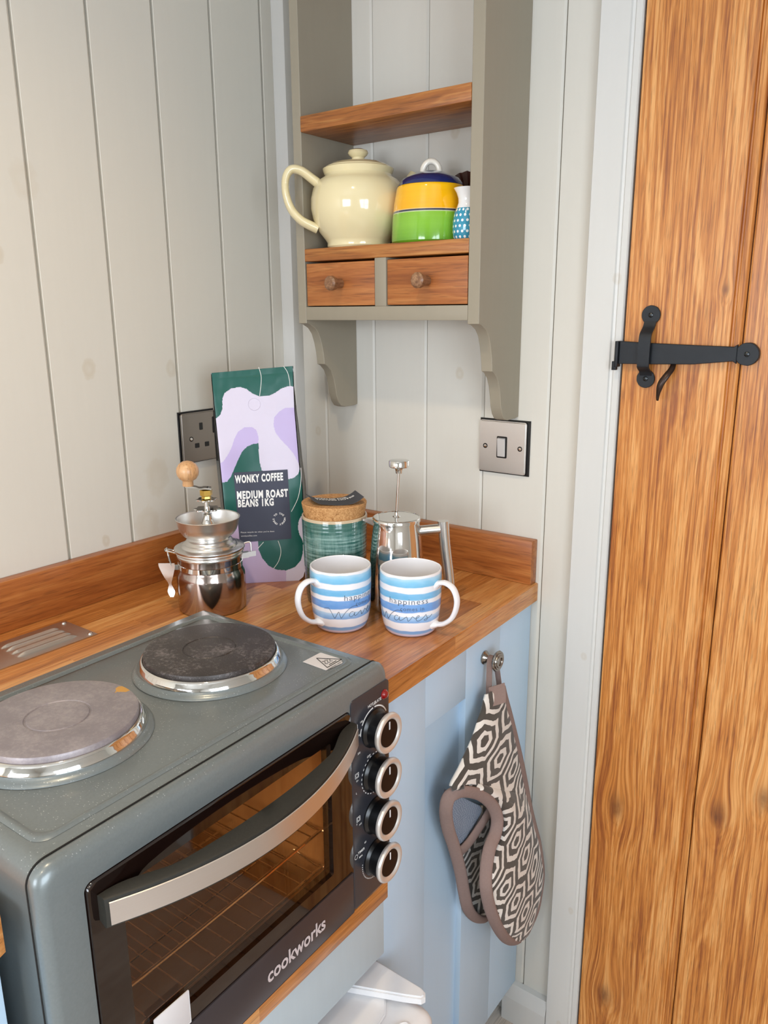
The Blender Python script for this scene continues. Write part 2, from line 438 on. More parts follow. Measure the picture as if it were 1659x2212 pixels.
# black iron thumb latch on the door (parts of the door)
YD = -.0155
def disc(bm, cx, cz, r, y0, y1, n=40, rag=0.0):
    pts = [(cx + r * (1 + rag * noise.noise(Vector((i * .9, cx * 50, 0)))) * cos(2 * pi * i / n), cz + r * (1 + rag * noise.noise(Vector((i * .9, cz * 50, 3)))) * sin(2 * pi * i / n)) for i in range(n)]
    prism(bm, pts, 'y', y0, y1, .0006)
bm = B()   # bar
P = [(.6655, 1.2665), (.6655, 1.2985), (.706, 1.2965), (.776, 1.2945), (.820, 1.2935), (.8245, 1.2965), (.8245, 1.2715), (.820, 1.2745), (.770, 1.2690), (.706, 1.2670)]
prism(bm, P, 'y', YD - .011, YD - .005, .0008)
disc(bm, .8365, 1.2842, .0150, YD - .009, YD, 22, .05)
bar = finish(bm, 'latch_bar', M_iron, parent=door, angle=30)
bm = B()   # keeper: bridge strap over the bar with round ends
disc(bm, .7045, 1.3345, .0132, YD - .003, YD, 26, .03); disc(bm, .7035, 1.2462, .0130, YD - .003, YD, 26, .03)
path = smoothpath([(.7045, YD - .002, 1.326), (.7040, YD - .006, 1.318), (.7040, YD - .0165, 1.309), (.7040, YD - .019, 1.300)], 5) + \
       smoothpath([(.7040, YD - .019, 1.299), (.7040, YD - .019, 1.268), (.7038, YD - .0165, 1.262), (.7036, YD - .006, 1.256), (.7035, YD - .002, 1.2505)], 5)
strip(bm, path, (1, 0, 0), [(0, -1, 0)] * len(path), .0165, .0035)
keep = finish(bm, 'latch_keeper', M_iron, parent=door, angle=30)
bm = B()   # catch on the frame side, half in the gap
box(bm, .6605, .6652, YD - .016, YD - .002, 1.262, 1.2985, .0006); box(bm, .6570, .6635, YD - .015, YD - .008, 1.2575, 1.270, .0006)
finish(bm, 'latch_catch', M_iron, parent=door)
bm = B()   # curved thumb lever hanging below the bar
path = smoothpath([(.7415, YD - .004, 1.268), (.7410, YD - .010, 1.2610), (.7380, YD - .018, 1.2535), (.7325, YD - .022, 1.2430), (.7298, YD - .022, 1.2330), (.7283, YD - .020, 1.2240), (.7277, YD - .018, 1.2180)], 6)
m_ = len(path); tube(bm, path, [.0036 + .0014 * sin(pi * min(1, i / m_ * 1.4)) - .0022 * max(0, (i / m_ - .6)) / .4 for i in range(m_)], 10, flat=(1.0, .6), up=(1, 0, 0))
finish(bm, 'latch_lever', plain('dark_bronze', '3a2a22', 0.35, 0.5, .3, 80), parent=door)
for px, pz, py, pa in ((.7045, 1.3345, YD - .003, keep), (.7035, 1.2462, YD - .003, keep), (.8365, 1.2842, YD - .009, bar)):
    bm = B(); lathe(bm, [(0, .0022), (.0018, .0020), (.0033, .0010), (.0036, 0)], n=20)
    bmesh.ops.transform(bm, matrix=Matrix.Translation((px, py, pz)) @ Matrix.Rotation(radians(90), 4, 'X'), verts=bm.verts)
    b2 = B(); box(b2, -.0034, .0034, -.0004, .0004, 0, .0003)
    finish(bm, 'screw', M_gun, parent=pa)
    bmesh.ops.transform(b2, matrix=Matrix.Translation((px, py - .0023, pz)) @ Matrix.Rotation(radians(60), 4, 'Y') @ Matrix.Rotation(radians(90), 4, 'X'), verts=b2.verts)
    finish(b2, 'screw_slot', M_gap, parent=pa)

# ================================================================== WALL SHELF
XI0, XI1, XO0, XO1, YF = .162, .4765, .1445, .4955, -.135
ws = Thing('wall_shelf', 'taupe painted wall shelf with pine boards and two small drawers', 'shelf', (.32, 0, 1.19))
def side(xa, xb):
    # side panel with a scrolled bracket foot
    pts = [(0, 2.18), (YF, 2.18), (YF, 1.3235)]
    c1 = [(-.126, 1.3215), (-.113, 1.3150), (-.104, 1.3050), (-.098, 1.2900), (-.094, 1.2740), (-.092, 1.2610), (-.0915, 1.2530)]
    c2 = [(-.084, 1.2500), (-.074, 1.2410), (-.067, 1.2270), (-.063, 1.2120), (-.060, 1.1960), (-.055, 1.1840), (-.048, 1.1760), (-.038, 1.1730), (-.010, 1.1730), (0, 1.1750)]
    bm = B(); prism(bm, pts + c1 + c2, 'x', xa, xb, .0008); return bm
ws.part('side_panel', side(XO0, XI0), M_taupe, angle=25); ws.part('side_panel', side(XI1, XO1), M_taupe, angle=25)
bm = B(); box(bm, XI0, XI1, YF - .001, -.0005, 1.6195, 1.6430, .0015); ws.part('shelf_board', bm, M_pine)
bm = B(); box(bm, XI0, XI1, YF, -.0005, 1.4225, 1.4425, .0015); ws.part('shelf_board', bm, M_pine)
bm = B(); box(bm, .1655, .4755, YF + .03, -.0005, 1.9, 1.922, .0015); ws.part('shelf_board', bm, M_pine)
bm = B(); box(bm, .3075, .3295, YF, -.003, 1.3500, 1.4225, .0008); ws.part('divider', bm, M_taupe)
bm = B(); box(bm, XI0, XI1, YF, -.0005, 1.3285, 1.3500, .0008); ws.part('bottom_rail', bm, M_taupe)
bm = B(); box(bm, XI0, XI1, YF + .008, -.0005, 1.3495, 1.3505); ws.part('drawer_gap_shade', bm, M_gap)  # thin dark sheet under the drawers, painting the shade of their gap
M_knob = wood('walnut_knob', '5a3a22', '8a6244', 'b08a66', 'Y', rough=0.35, fine=2)
for xa, xb in ((XI0 + .0025, .3065), (.3310, XI1 - .0015)):
    bm = B(); box(bm, xa, xb, YF + .001, -.01, 1.3515, 1.4190, .0012)
    dr = ws.part('drawer', bm, M_pinedraw)
    cx = (xa + xb) / 2 + .002
    bm = B(); prof = [(0.0, .030), (.0085, .0295), (.0115, .027), (.0120, .023), (.0100, .016), (.0078, .010), (.0075, 0.0)]
    lathe(bm, prof, n=10)
    bmesh.ops.transform(bm, matrix=Matrix.Translation((cx, YF + .001, 1.386)) @ Matrix.Rotation(radians(90), 4, 'X'), verts=bm.verts)
    ws.part('knob', bm, M_knob, parent=dr, angle=30)

# ------------------------------------------------------------------ glazes
def glaze(name, c, rough=0.12, var=0.03, **kw): return plain(name, c, rough=rough, var=var, scale=12, coat=0.6, coat_rough=0.05, **kw)
M_cream = glaze('cream_glaze', 'e6d9ae')
ZS = 1.4425
# teapot: lathe body, foot, lid with knob, bow handle, spout
TX, TY = .2365, -.0825
tp = Thing('teapot', 'large glossy cream teapot with lid, on the lower shelf board', 'teapot', (TX, TY, ZS))
bm = B(); prof = [(.0, .0), (.050, .0), (.0525, .003), (.0520, .008), (.0550, .013), (.0655, .026), (.0740, .043), (.0777, .060), (.0775, .076), (.0740, .091), (.0660, .103), (.0560, .1085), (.0545, .1120), (.0565, .1170), (.0575, .1210), (.0550, .1230), (.0520, .1225), (.0515, .1150)]
lathe(bm, [(r, ZS + z) for r, z in prof], (TX, TY), 80); tp.part('pot_body', bm, M_cream)
bm = B(); prof = [(.0530, .1215), (.0520, .1245), (.0440, .1290), (.0300, .1320), (.0150, .1335), (.0105, .1355), (.0100, .1385), (.0145, .1420), (.0165, .1455), (.0150, .1490), (.0080, .1515), (0, .1520)]
lathe(bm, [(r, ZS + z) for r, z in prof], (TX, TY), 72); tp.part('lid', bm, M_cream)
ha = Vector((-.682, -.731, 0)).normalized()
hp = [(.062, .0960), (.074, .1050), (.092, .1170), (.108, .1185), (.1170, .1050), (.1175, .0830), (.110, .0600), (.096, .0440), (.082, .0360), (.068, .0300)]
path = smoothpath([Vector((TX, TY, ZS)) + ha * r + Vector((0, 0, z)) for r, z in hp], 8)
bm = B(); tube(bm, path, [.0070 + .0022 * abs(1 - 2 * i / (len(path) - 1)) for i in range(len(path))], 18, flat=(1.25, .85), up=(-ha.y, ha.x, 0)); tp.part('handle', bm, M_cream)
sa = Vector((.71, .70, 0)).normalized()
sp = [(.055, .040), (.070, .052), (.0780, .078), (.0840, .100), (.0920, .1165)]
path = smoothpath([Vector((TX, TY, ZS)) + sa * r + Vector((0, 0, z)) for r, z in sp], 7)
bm = B(); tube(bm, path, [.019 - .0110 * (i / (len(path) - 1)) for i in range(len(path))], 20); tp.part('spout', bm, M_cream)

# sugar pot in green, yellow and navy bands
SX, SY = .3712, -.0740
g = G('banded_glaze'); o_ = g.obj(); x_, y_, z_ = g.sep(o_)
zz = g.math('DIVIDE', z_, .09)
st = g.noise(g.map(o_, (3, 3, 120)), 2, 3, .6)
c_ = g.ramp(zz, [(0.0, '5f9a22'), (.30, '7db936'), (.47, '7db430'), (.480, 'cfd8b0'), (.492, '26304a'), (.512, '26304a'), (.520, 'efc98a'), (.532, 'f5ab0c'), (.98, 'fbb80e'), (1.0, 'fbb80e')])
c_ = g.mix(g.math('MULTIPLY', st, 0.35), c_, lin('ffffff'), 'SOFT_LIGHT')
M_band = g.set(color=c_, rough=.1, coat=.6, coat_rough=.04)
su = Thing('sugar_pot', 'pot with green and yellow bands, navy lid and white loop, beside the cream teapot', 'sugar pot', (SX, SY, ZS))
bm = B(); prof = [(0, 0), (.0575, 0), (.0605, .003), (.0605, .008), (.0593, .035), (.0568, .058), (.0530, .079), (.0520, .0825), (.0500, .0840), (.0495, .0820)]
lathe(bm, [(r, ZS + z) for r, z in prof], (SX, SY), 72); su.part('pot_body', bm, M_band)
bm = B(); prof = [(.0515, .0835), (.0505, .0865), (.0440, .0940), (.0320, .0990), (.0200, .1040), (.0120, .1060), (0, .1065)]
lathe(bm, [(r, ZS + z) for r, z in prof], (SX, SY), 64); lid = su.part('lid', bm, glaze('navy_glaze', '1c2a63'), label='glossy navy lid')
path = [(SX + .0125 * cos(a) * .85, SY + .0125 * cos(a) * .53, ZS + .1055 + .0145 * sin(a)) for a in [pi * (-.10 + 1.2 * i / 24) for i in range(25)]]
bm = B(); tube(bm, path, .0046, 14, up=(.53, -.85, 0)); su.part('loop_handle', bm, glaze('white_glaze', 'e9e4d8'), parent=lid, label='white loop on the lid')

# small vase, white neck over turquoise with white dots
g = G('dotted_glaze'); o_ = g.obj(); x_, y_, z_ = g.sep(o_)
ang = g.math('DIVIDE', g.math('ARCTAN2', y_, x_), 2 * pi / 18); row = g.math('DIVIDE', z_, .0075)
rf = g.math('FLOOR', row); par = g.math('MULTIPLY', g.math('MODULO', rf, 2.0), 0.5)
u_ = g.math('SUBTRACT', g.math('FRACT', g.math('ADD', g.math('ADD', ang, 50), par)), .5); v_ = g.math('SUBTRACT', g.math('FRACT', row), .5)
dot = g.math('LESS_THAN', g.math('SQRT', g.math('ADD', g.math('MULTIPLY', u_, u_), g.math('MULTIPLY', v_, v_))), .25)
c_ = g.mix(dot, lin('2f93b4'), lin('eef4f6'))
c_ = g.mix(g.math('GREATER_THAN', z_, .0440), c_, lin('eef0f2'))
M_dots = g.set(color=c_, rough=.15, coat=.5)
VX, VY = .4530, -.1000
bm = B(); prof = [(0, 0), (.018, 0), (.0208, .004), (.0222, .018), (.0218, .030), (.0198, .044), (.0160, .0535), (.0140, .060), (.0142, .067), (.0168, .076), (.0208, .0835), (.0196, .0838), (.0155, .077), (.0122, .066), (.0122, .058)]
lathe(bm, [(r, z * .86) for r, z in prof], (0, 0), 64)
o = finish(bm, 'vase', M_dots); o.location = (VX, VY, ZS)
tag(o, 'small turquoise vase with white dots and white flared neck, right end of the shelf', 'vase')

# brown fluted dish standing on edge against the boards
bm = B(); n = 96; cx, cz, ycen = .3970, ZS + .0560, -.0080
rings = []
for r, y in ((.004, .006), (.016, .005), (.030, .001), (.042, -.004), (.0555, -.010), (.0560, -.0085), (.042, -.0015), (.028, .004), (.004, .0085)):
    ring = []
    for i in range(n):
        a = 2 * pi * i / n; fl = 1 + (.022 * cos(24 * a)) * (r / .0555); rr = r * fl
        ring.append(bm.verts.new((min(cx + rr * cos(a), XI1 - .0010), ycen + y * .5 + .0022 * cos(24 * a) * r / .0555, cz + rr * sin(a) * .985)))
    rings.append(ring)
for a, b in zip(rings, rings[1:]):
    for i in range(n): bm.faces.new((a[i], a[(i + 1) % n], b[(i + 1) % n], b[i]))
bm.faces.new(rings[0][::-1]); bm.faces.new(rings[-1])
bmesh.ops.recalc_face_normals(bm, faces=bm.faces)
o = finish(bm, 'fluted_dish', glaze('brown_glaze', '4a241a', rough=.3), shift=(cx, ycen, ZS)); o.location = (cx, ycen, ZS)
tag(o, 'dark brown fluted round dish standing upright behind the dotted vase', 'dish')

# ================================================================== ELECTRICAL PLATES
def plate_outline(w, h, r, n=6):
    pts = []
    for cx, cy, a0 in ((w / 2 - r, h / 2 - r, 0), (-w / 2 + r, h / 2 - r, 90), (-w / 2 + r, -h / 2 + r, 180), (w / 2 - r, -h / 2 + r, 270)):
        for i in range(n + 1):
            a = radians(a0 + 90 * i / n); pts.append((cx + r * cos(a), cy + r * sin(a)))
    return pts
SWX, SWZ = .4715, 1.1235
sw = Thing('light_switch', 'square brushed steel single light switch on the boarded wall', 'light switch', (SWX, 0, SWZ - .044))
bm = B(); prism(bm, [(SWX - .0445, SWZ - .0455), (SWX + .0475, SWZ - .0455), (SWX + .0475, SWZ + .0455), (SWX - .0445, SWZ + .0455)], 'y', -.0025, -.0001, .0004); sw.part('gasket', bm, M_black)
bm = B(); prism(bm, [(SWX + u, SWZ + v) for u, v in plate_outline(.0860, .0860, .004)], 'y', -.0085, -.0024, .0018, 3); pl = sw.part('plate', bm, M_plate)
bm = B(); prism(bm, [(SWX + u, SWZ + v) for u, v in plate_outline(.0190, .0360, .002)], 'y', -.0092, -.0080, .0003); rs = sw.part('rocker_surround', bm, M_black)
bm = B(); P = [(-.0095, SWZ - .0155), (-.0118, SWZ + .0140), (-.0090, SWZ + .0155), (-.0080, SWZ - .0155)]
prism(bm, P, 'x', SWX - .0078, SWX + .0064, .0005); sw.part('rocker', bm, M_silver0, parent=rs)
def wallscrew(th, x, y, z, axis, parent):
    bm = B(); lathe(bm, [(0, .0012), (.0022, .0010), (.0031, 0)], n=20)
    mt = Matrix.Translation((x, y, z)) @ (Matrix.Rotation(radians(90), 4, 'X') if axis == 'y' else Matrix.Rotation(radians(90), 4, 'Y'))
    bmesh.ops.transform(bm, matrix=mt, verts=bm.verts)
    th.part('screw', bm, M_chrome, parent=parent)
    bm = B(); lathe(bm, [(.0031, .0004), (.0042, .0003), (.0042, 0), (.0031, 0)], n=20); bmesh.ops.transform(bm, matrix=mt, verts=bm.verts)
    th.part('screw_recess', bm, M_gap, parent=parent)
wallscrew(sw, SWX - .031, -.0085, SWZ, 'y', pl); wallscrew(sw, SWX + .033, -.0085, SWZ, 'y', pl)

SKY0, SKY1, SKZ0, SKZ1 = -.2890, -.1430, 1.0885, 1.1755
so = Thing('wall_socket', 'brushed steel double power socket half hidden behind the coffee bag', 'power socket', (0, (SKY0 + SKY1) / 2, SKZ0))
bm = B(); prism(bm, [(SKY0 - .002, SKZ0 - .0015), (SKY1 + .002, SKZ0 - .0015), (SKY1 + .002, SKZ1 + .002), (SKY0 - .002, SKZ1 + .002)], 'x', .0001, .003, .0004); so.part('gasket', bm, M_black)
bm = B(); cy, cz = (SKY0 + SKY1) / 2, (SKZ0 + SKZ1) / 2
prism(bm, [(cy + u, cz + v) for u, v in plate_outline(.146, .086, .004)], 'x', .0029, .0090, .0018, 3); pl = so.part('plate', bm, M_sock)
for yo in (-.2475, -.1845):
    for dy, z, w_, h_ in ((0, 1.1500, .0072, .0125), (-.0110, 1.1175, .0095, .0082), (.0110, 1.1175, .0095, .0082)):
        bm = B(); prism(bm, [(yo + dy + u, z + v) for u, v in plate_outline(w_, h_, .001, 2)], 'x', .0088, .0094); so.part('socket_hole', bm, M_black, parent=pl)
for yo in (-.2195, -.2125 + .065):
    pass
bm = B(); prism(bm, [(-.2140 + u, 1.1495 + v) for u, v in plate_outline(.0150, .0290, .0015)], 'x', .0088, .0098, .0003); rs = so.part('rocker_surround', bm, M_black)
bm = B(); prism(bm, [(-.2140 + u, 1.1495 + v) for u, v in plate_outline(.0112, .0240, .001)], 'x', .0097, .0118, .0005); so.part('rocker', bm, M_steel, parent=rs)
wallscrew(so, .0090, -.2705, 1.1300, 'x', pl)

# ================================================================== WORKTOP, CABINET, NOTCH
XF0, XF1 = .5530, .5430
NY0, NY1 = -.4430, -.9220
bm = B(); P = [(.0005, -.0005), (XF1, -.0005), (XF0, NY0), (.236, NY0), (.236, NY1), (.540, NY1), (.5475, NY1 - .003), (.5500, NY1 - .010), (.5500, -1.75), (.0005, -1.75)]
prism(bm, P, 'z', .867, .900, .0015, 2)
o = finish(bm, 'worktop', M_top, angle=25, shift=(0, -.5, .867)); o.location = (0, -.5, .867)
tag(o, 'oiled oak stave worktop with a notch cut out for the oven', 'worktop')
bm = B(); box(bm, .0005, .0205, -1.75, -.0215, .9002, .9750, .0012)
o = finish(bm, 'upstand', M_bsY, shift=(0, -.02, .9)); o.location = (0, -.02, .9); tag(o, 'long oak upstand along the left wall behind the vent plate', 'upstand')
bm = B(); box(bm, .0005, .5390, -.0210, -.0005, .9002, .9750, .0012)
o = finish(bm, 'upstand', M_bsX, shift=(.5, 0, .9)); o.location = (.5, 0, .9); tag(o, 'short oak upstand on the back wall behind the coffee press, below the switch', 'upstand')

cab = Thing('base_cabinet', 'pale blue cabinet with a panelled door under the worktop, glove hanging from its knob', 'cabinet', (.27, -.22, 0))
bm = B(); box(bm, .002, .518, NY0 + .003, -.002, .083, .8665, .001); cab.part('body', bm, M_blue)
bm = B(); box(bm, .002, .478, NY0 + .003, -.002, .0, .083); cab.part('plinth', bm, M_blue)
bm = B(); box(bm, .518, .5330, -.1105, -.0015, .083, .8665, .001); cab.part('face_frame', bm, M_blue)
XD = .5345
DY0, DY1, DZ0, DZ1 = NY0 + .001, -.1125, .085, .8655
bm = B()
box(bm, .5185, XD, -.2165, DY1, DZ0, DZ1, .001)      # hinge side stile
box(bm, .5185, XD, DY0, -.3255, DZ0, DZ1, .001)      # oven side stile
box(bm, .5185, XD - .0001, -.3255, -.2165, .7760, DZ1, .001)  # top rail
box(bm, .5185, XD - .0001, -.3255, -.2165, DZ0, .150, .001)
box(bm, .5185, XD - .0110, -.3300, -.2100, .148, .780)
dr = cab.part('door', bm, M_blue)
KY, KZ = -.1635, .8235
bm = B(); prof = [(0, 0), (.0105, 0), (.0110, .002), (.0085, .004), (.0080, .0055), (.0055, .007), (.0042, .010), (.0042, .017), (.0080, .0195), (.0150, .0215), (.0165, .0240), (.0155, .0262), (.0130, .0262), (.0125, .0278), (.0100, .0278), (.0095, .0290), (.0065, .0288), (.0060, .0272), (0, .0268)]
lathe(bm, prof, n=48)
bmesh.ops.transform(bm, matrix=Matrix.Translation((XD, KY, KZ)) @ Matrix.Rotation(radians(90), 4, 'Y'), verts=bm.verts)
cab.part('knob', bm, M_nickel, parent=dr, label='ringed nickel knob', angle=50)

# lower oven shelf, its fascia and the cabinet carcass left of the oven
bm = B(); box(bm, .060, .5555, NY1 + .001, NY0 - .001, .5900, .6175, .0012)
o = finish(bm, 'oven_shelf', M_top, shift=(.3, -.68, .59)); o.location = (.3, -.68, .59); tag(o, 'low oak shelf carrying the mini oven, seen as an orange strip below it', 'shelf')
bm = B(); box(bm, .5330, .5520, NY1 + .001, NY0 - .006, .5030, .5895, .001)
M_panel = painted('grey_blue_panel_paint', 'bccad2', [], 'y', rough=0.6, var=0.1, grain=.3)
o = finish(bm, 'fascia_panel', M_panel, shift=(.54, -.68, .503)); o.location = (.54, -.68, .503); tag(o, 'worn grey blue fascia panel directly under the low oven shelf', 'panel')
lc = Thing('base_cabinet', 'pale blue cabinet at the near left edge, left of the oven', 'cabinet', (.27, -1.3, 0))
bm = B(); box(bm, .002, .5345, -1.74, NY1 - .004, .083, .8665, .001); lc.part('body', bm, M_blue)
bm = B(); box(bm, .002, .478, -1.74, NY1 - .004, 0, .083); lc.part('plinth', bm, M_blue)
bm = B(); box(bm, .002, .050, NY1 + .002, NY0 - .002, .0, .8665); o = finish(bm, 'back_panel', M_blue, shift=(0, -.7, 0)); o.location = (0, -.7, 0)
tag(o, 'pale blue panel at the back of the recess behind the oven and bin', 'panel')

# white waste bin in the recess
wb = Thing('waste_bin', 'white plastic waste bin in the recess under the oven', 'bin', (.4, -.65, 0))
bm = B(); box(bm, .12, .640, -.905, -.4500, 0.0, .466, .020, 4); body = wb.part('bin_body', bm, M_whitepl)
bm = B(); pts = [(.13, -.895), (.600, -.895), (.600, -.560), (.592, -.500), (.575, -.476), (.13, -.476)]
prism(bm, pts, 'z', .4662, .4705, .002, 2); wb.part('lid_panel', bm, M_whitepl)
pts = [(.40, -.4480), (.6130, -.4500), (.6215, -.4530), (.6250, -.4580), (.6225, -.4640), (.6130, -.4690), (.602, -.4745), (.5435, -.501), (.40, -.565)]
bm = B(); prism(bm, pts, 'z', .4710, .4845, .0025, 2); wb.part('lid_handle', bm, M_whitepl)
bm = B(); lathe(bm, [(0, .4668), (.010, .4668), (.0125, .4685), (.0145, .4660)], (0, 0), 32)
bmesh.ops.transform(bm, matrix=Matrix.Translation((.620, -.520, 0)) @ Matrix.Diagonal((.8, 2.2, 1, 1)), verts=bm.verts); wb.part('finger_rest', bm, M_whitepl)

# stamped vent plate in the worktop
vp = Thing('vent_plate', 'stamped steel vent plate screwed to the worktop behind the oven', 'vent', (.09, -.66, .9))
PX0, PX1, PY0, PY1 = .050, .1330, -.860, -.5635
bm = B()
nx, ny = 66, 180; grid = []
def louv(x, y):
    h = 0.0
    for (ya, yb) in ((-.672, -.586), (-.840, -.706)):
        e = min((y - ya) / .010, (yb - y) / .010)
        if e > 0 and .060 < x < .1180:
            k = ((x - .060) / .0145) % 1.0
            h = max(h, .0042 * min(1, e) ** .6 * (1 - (1 - k) ** 2) * (1 if k < .88 else (1 - k) / .12))
    return h
for j in range(ny + 1):
    y = PY0 + (PY1 - PY0) * j / ny
    grid.append([bm.verts.new((PX0 + (PX1 - PX0) * i / nx, y, .9015 + louv(PX0 + (PX1 - PX0) * i / nx, y))) for i in range(nx + 1)])
for j in range(ny):
    for i in range(nx): bm.faces.new((grid[j][i], grid[j][i + 1], grid[j + 1][i + 1], grid[j + 1][i]))
ex = bmesh.ops.extrude_edge_only(bm, edges=[e for e in bm.edges if e.is_boundary])
for v in [q for q in ex['geom'] if isinstance(q, bmesh.types.BMVert)]: v.co.z = .9002
pl = vp.part('plate', bm, M_vent, angle=60)
for px, py in ((.0590, -.5700), (.1255, -.5700)):
    bm = B(); lathe(bm, [(0, .9040), (.0024, .9036), (.0036, .9022), (.0038, .9014)], (px, py), 20); vp.part('screw', bm, M_chrome, parent=pl)

# ================================================================== MINI OVEN
OFx, OFy = .5585, -.4520
TH = radians(1.2)
ov = Thing('mini_oven', 'grey tabletop oven with two hotplates on top and glass door, set into the worktop', 'oven', (OFx, OFy, .6177), rotz=TH, local=True)
# local frame: x outward (front), y to the right(+y world), origin front-right-bottom; width runs to -y
ZB = .6177
OWD = .456; ODP = .3100; OZT = .3185     # width, depth, top height above the shelf
g = G('dusty_grey_enamel'); o_ = g.obj()
sp1 = g.noise(o_, 420, 3, .6); sp2 = g.noise(o_, 45, 3, .6)
fl = g.n('ShaderNodeTexVoronoi', {'Vector': g.map(o_, (1, 1.6, 1)), 'Scale': 260.0, 'Randomness': 1.0}).outputs['Distance']
speck = g.math('MULTIPLY', g.math('LESS_THAN', fl, .17), g.math('GREATER_THAN', sp2, .50))
nx_, ny_, nz_ = g.sep(g.n('ShaderNodeNewGeometry').outputs['Normal'])
speck = g.math('MULTIPLY', speck, g.math('GREATER_THAN', nz_, .6))
c_ = g.mix(sp1, lin('6e7678'), lin('7b8384'))
c_ = g.mix(g.math('MULTIPLY', speck, .45), c_, lin('c9ced0'))
rr_ = g.math('ADD', .26, g.math('MULTIPLY', sp2, .12))
M_oven = g.set(color=c_, rough=rr_, metal=.25, coat=.25, coat_rough=.15)
M_ovenf = plain('dark_grey_front', '3a3c44', rough=.3, metal=.3, var=.1, coat=.3, coat_rough=.2)

def roundrect(y0, y1, z0, z1, r, n=8, rb=None):
    rb = r if rb is None else rb; pts = []
    for cy, cz, a0, q in ((y1 - r, z1 - r, 0, r), (y0 + r, z1 - r, 90, r), (y0 + rb, z0 + rb, 180, rb), (y1 - rb, z0 + rb, 270, rb)):
        for i in range(n + 1):
            a = radians(a0 + 90 * i / n); pts.append((cy + q * cos(a), cz + q * sin(a)))
    return pts
# body shell: loft of rounded rectangles along x, with the seam and the bullnosed front frame; front is open for door
bm = B()
def loft(bm, sections, cap0=True, cap1=True):
    rings = [[bm.verts.new((x, y, z)) for y, z in pts] for x, pts in sections]; fs = []
    n = len(rings[0])
    for a, b in zip(rings, rings[1:]):
        for i in range(n): fs.append(bm.faces.new((a[i], a[(i + 1) % n], b[(i + 1) % n], b[i])))
    if cap0: fs.append(bm.faces.new(rings[0][::-1]))
    if cap1: fs.append(bm.faces.new(rings[-1]))
    bmesh.ops.recalc_face_normals(bm, faces=fs)
W0 = -OWD
secs = []
for x, ins, r in ((-.3120, .010, .012), (-.3090, .004, .014), (-.3040, .001, .016), (-.0105, .0, .017)):
    secs.append((x, roundrect(W0 + ins, -ins, .012 + ins, OZT - ins, r)))
loft(bm, secs, True, False); shell = ov.part('shell', bm, M_oven, angle=50)
bm = B()
secs = [(x, roundrect(W0 + i_, -i_, .012 + i_, OZT - i_, r)) for x, i_, r in ((-.0108, .0018, .016), (-.0085, .0018, .016), (-.0084, -.0006, .018), (-.0040, -.0008, .018), (.0010, .0012, .018), (.0045, .0050, .017), (.0058, .0085, .016))]
rings = [[bm.verts.new((x, y, z)) for y, z in pts] for x, pts in secs]; n = len(rings[0])
inner = [bm.verts.new((.0058, y, z)) for y, z in roundrect(W0 + .0250, -.0300 - .004, .0200, OZT - .0330, .010)]
inner2 = [bm.verts.new((-.004, y, z)) for y, z in roundrect(W0 + .0250, -.0300 - .004, .0200, OZT - .0330, .010)]
fs = []
rings[-1:] = [rings[-1]]
for a, b in list(zip(rings, rings[1:])) + [(rings[-1], inner), (inner, inner2)]:
    for i in range(n): fs.append(bm.faces.new((a[i], a[(i + 1) % n], b[(i + 1) % n], b[i])))
fs.append(bm.faces.new(rings[0])); fs.append(bm.faces.new(inner2))
bmesh.ops.recalc_face_normals(bm, faces=fs); bm.free()
# front frame with door opening : rounded frame, door opening y from -.4185 to -.0785, z from .022 to .2865
DYa, DYb, DZa, DZb = -.4185, -.0775, .0150, .2855
bm = B()
secs = [(x, roundrect(W0 + i_, -i_, .012 + i_, OZT - i_, r)) for x, i_, r in ((-.0095, .0012, .016), (-.0080, -.0004, .017), (-.0030, -.0006, .018), (.0010, .0010, .018), (.0040, .0040, .017), (.0058, .0085, .014))]
rings = [[bm.verts.new((x, y, z)) for y, z in pts] for x, pts in secs]; n = len(rings[0])
inner = [bm.verts.new((.0058, y, z)) for y, z in roundrect(DYa - .001, DYb + .001, DZa + .002, DZb + .001, .008)]
inner2 = [bm.verts.new((-.0090, y, z)) for y, z in roundrect(DYa - .001, DYb + .001, DZa + .002, DZb + .001, .008)]
fs = []
for a, b in list(zip(rings, rings[1:])) + [(rings[-1], inner), (inner, inner2)]:
    for i in range(n): fs.append(bm.faces.new((a[i], a[(i + 1) % n], b[(i + 1) % n], b[i])))
bmesh.ops.recalc_face_normals(bm, faces=fs)
frame = ov.part('front_frame', bm, M_oven, angle=50)
# darker control fascia set on the frame at the right
bm = B(); loft(bm, [(.0050, roundrect(-.0765, -.0010, .016, OZT - .022, .006)), (.0066, roundrect(-.0765, -.0015, .0165, OZT - .0225, .006)), (.0070, roundrect(-.0755, -.0040, .0180, OZT - .0240, .006))])
fas = ov.part('control_panel', bm, M_ovenf, angle=50)
# seam between body and front
bm = B(); path = [(-.0100, y, z) for y, z in roundrect(W0 + .0004, -.0004, .0124, OZT - .0004, .0165)]
tube(bm, path, .0012, 6, closed=True); ov.part('seam', bm, M_gap)
for fy in (-.03, -OWD + .03):
    for fx in (-.03, -.28):
        bm = B(); lathe(bm, [(0, 0), (.010, 0), (.011, .004), (.011, .014), (0, .014)], (fx, fy), 20); ov.part('foot', bm, M_black)
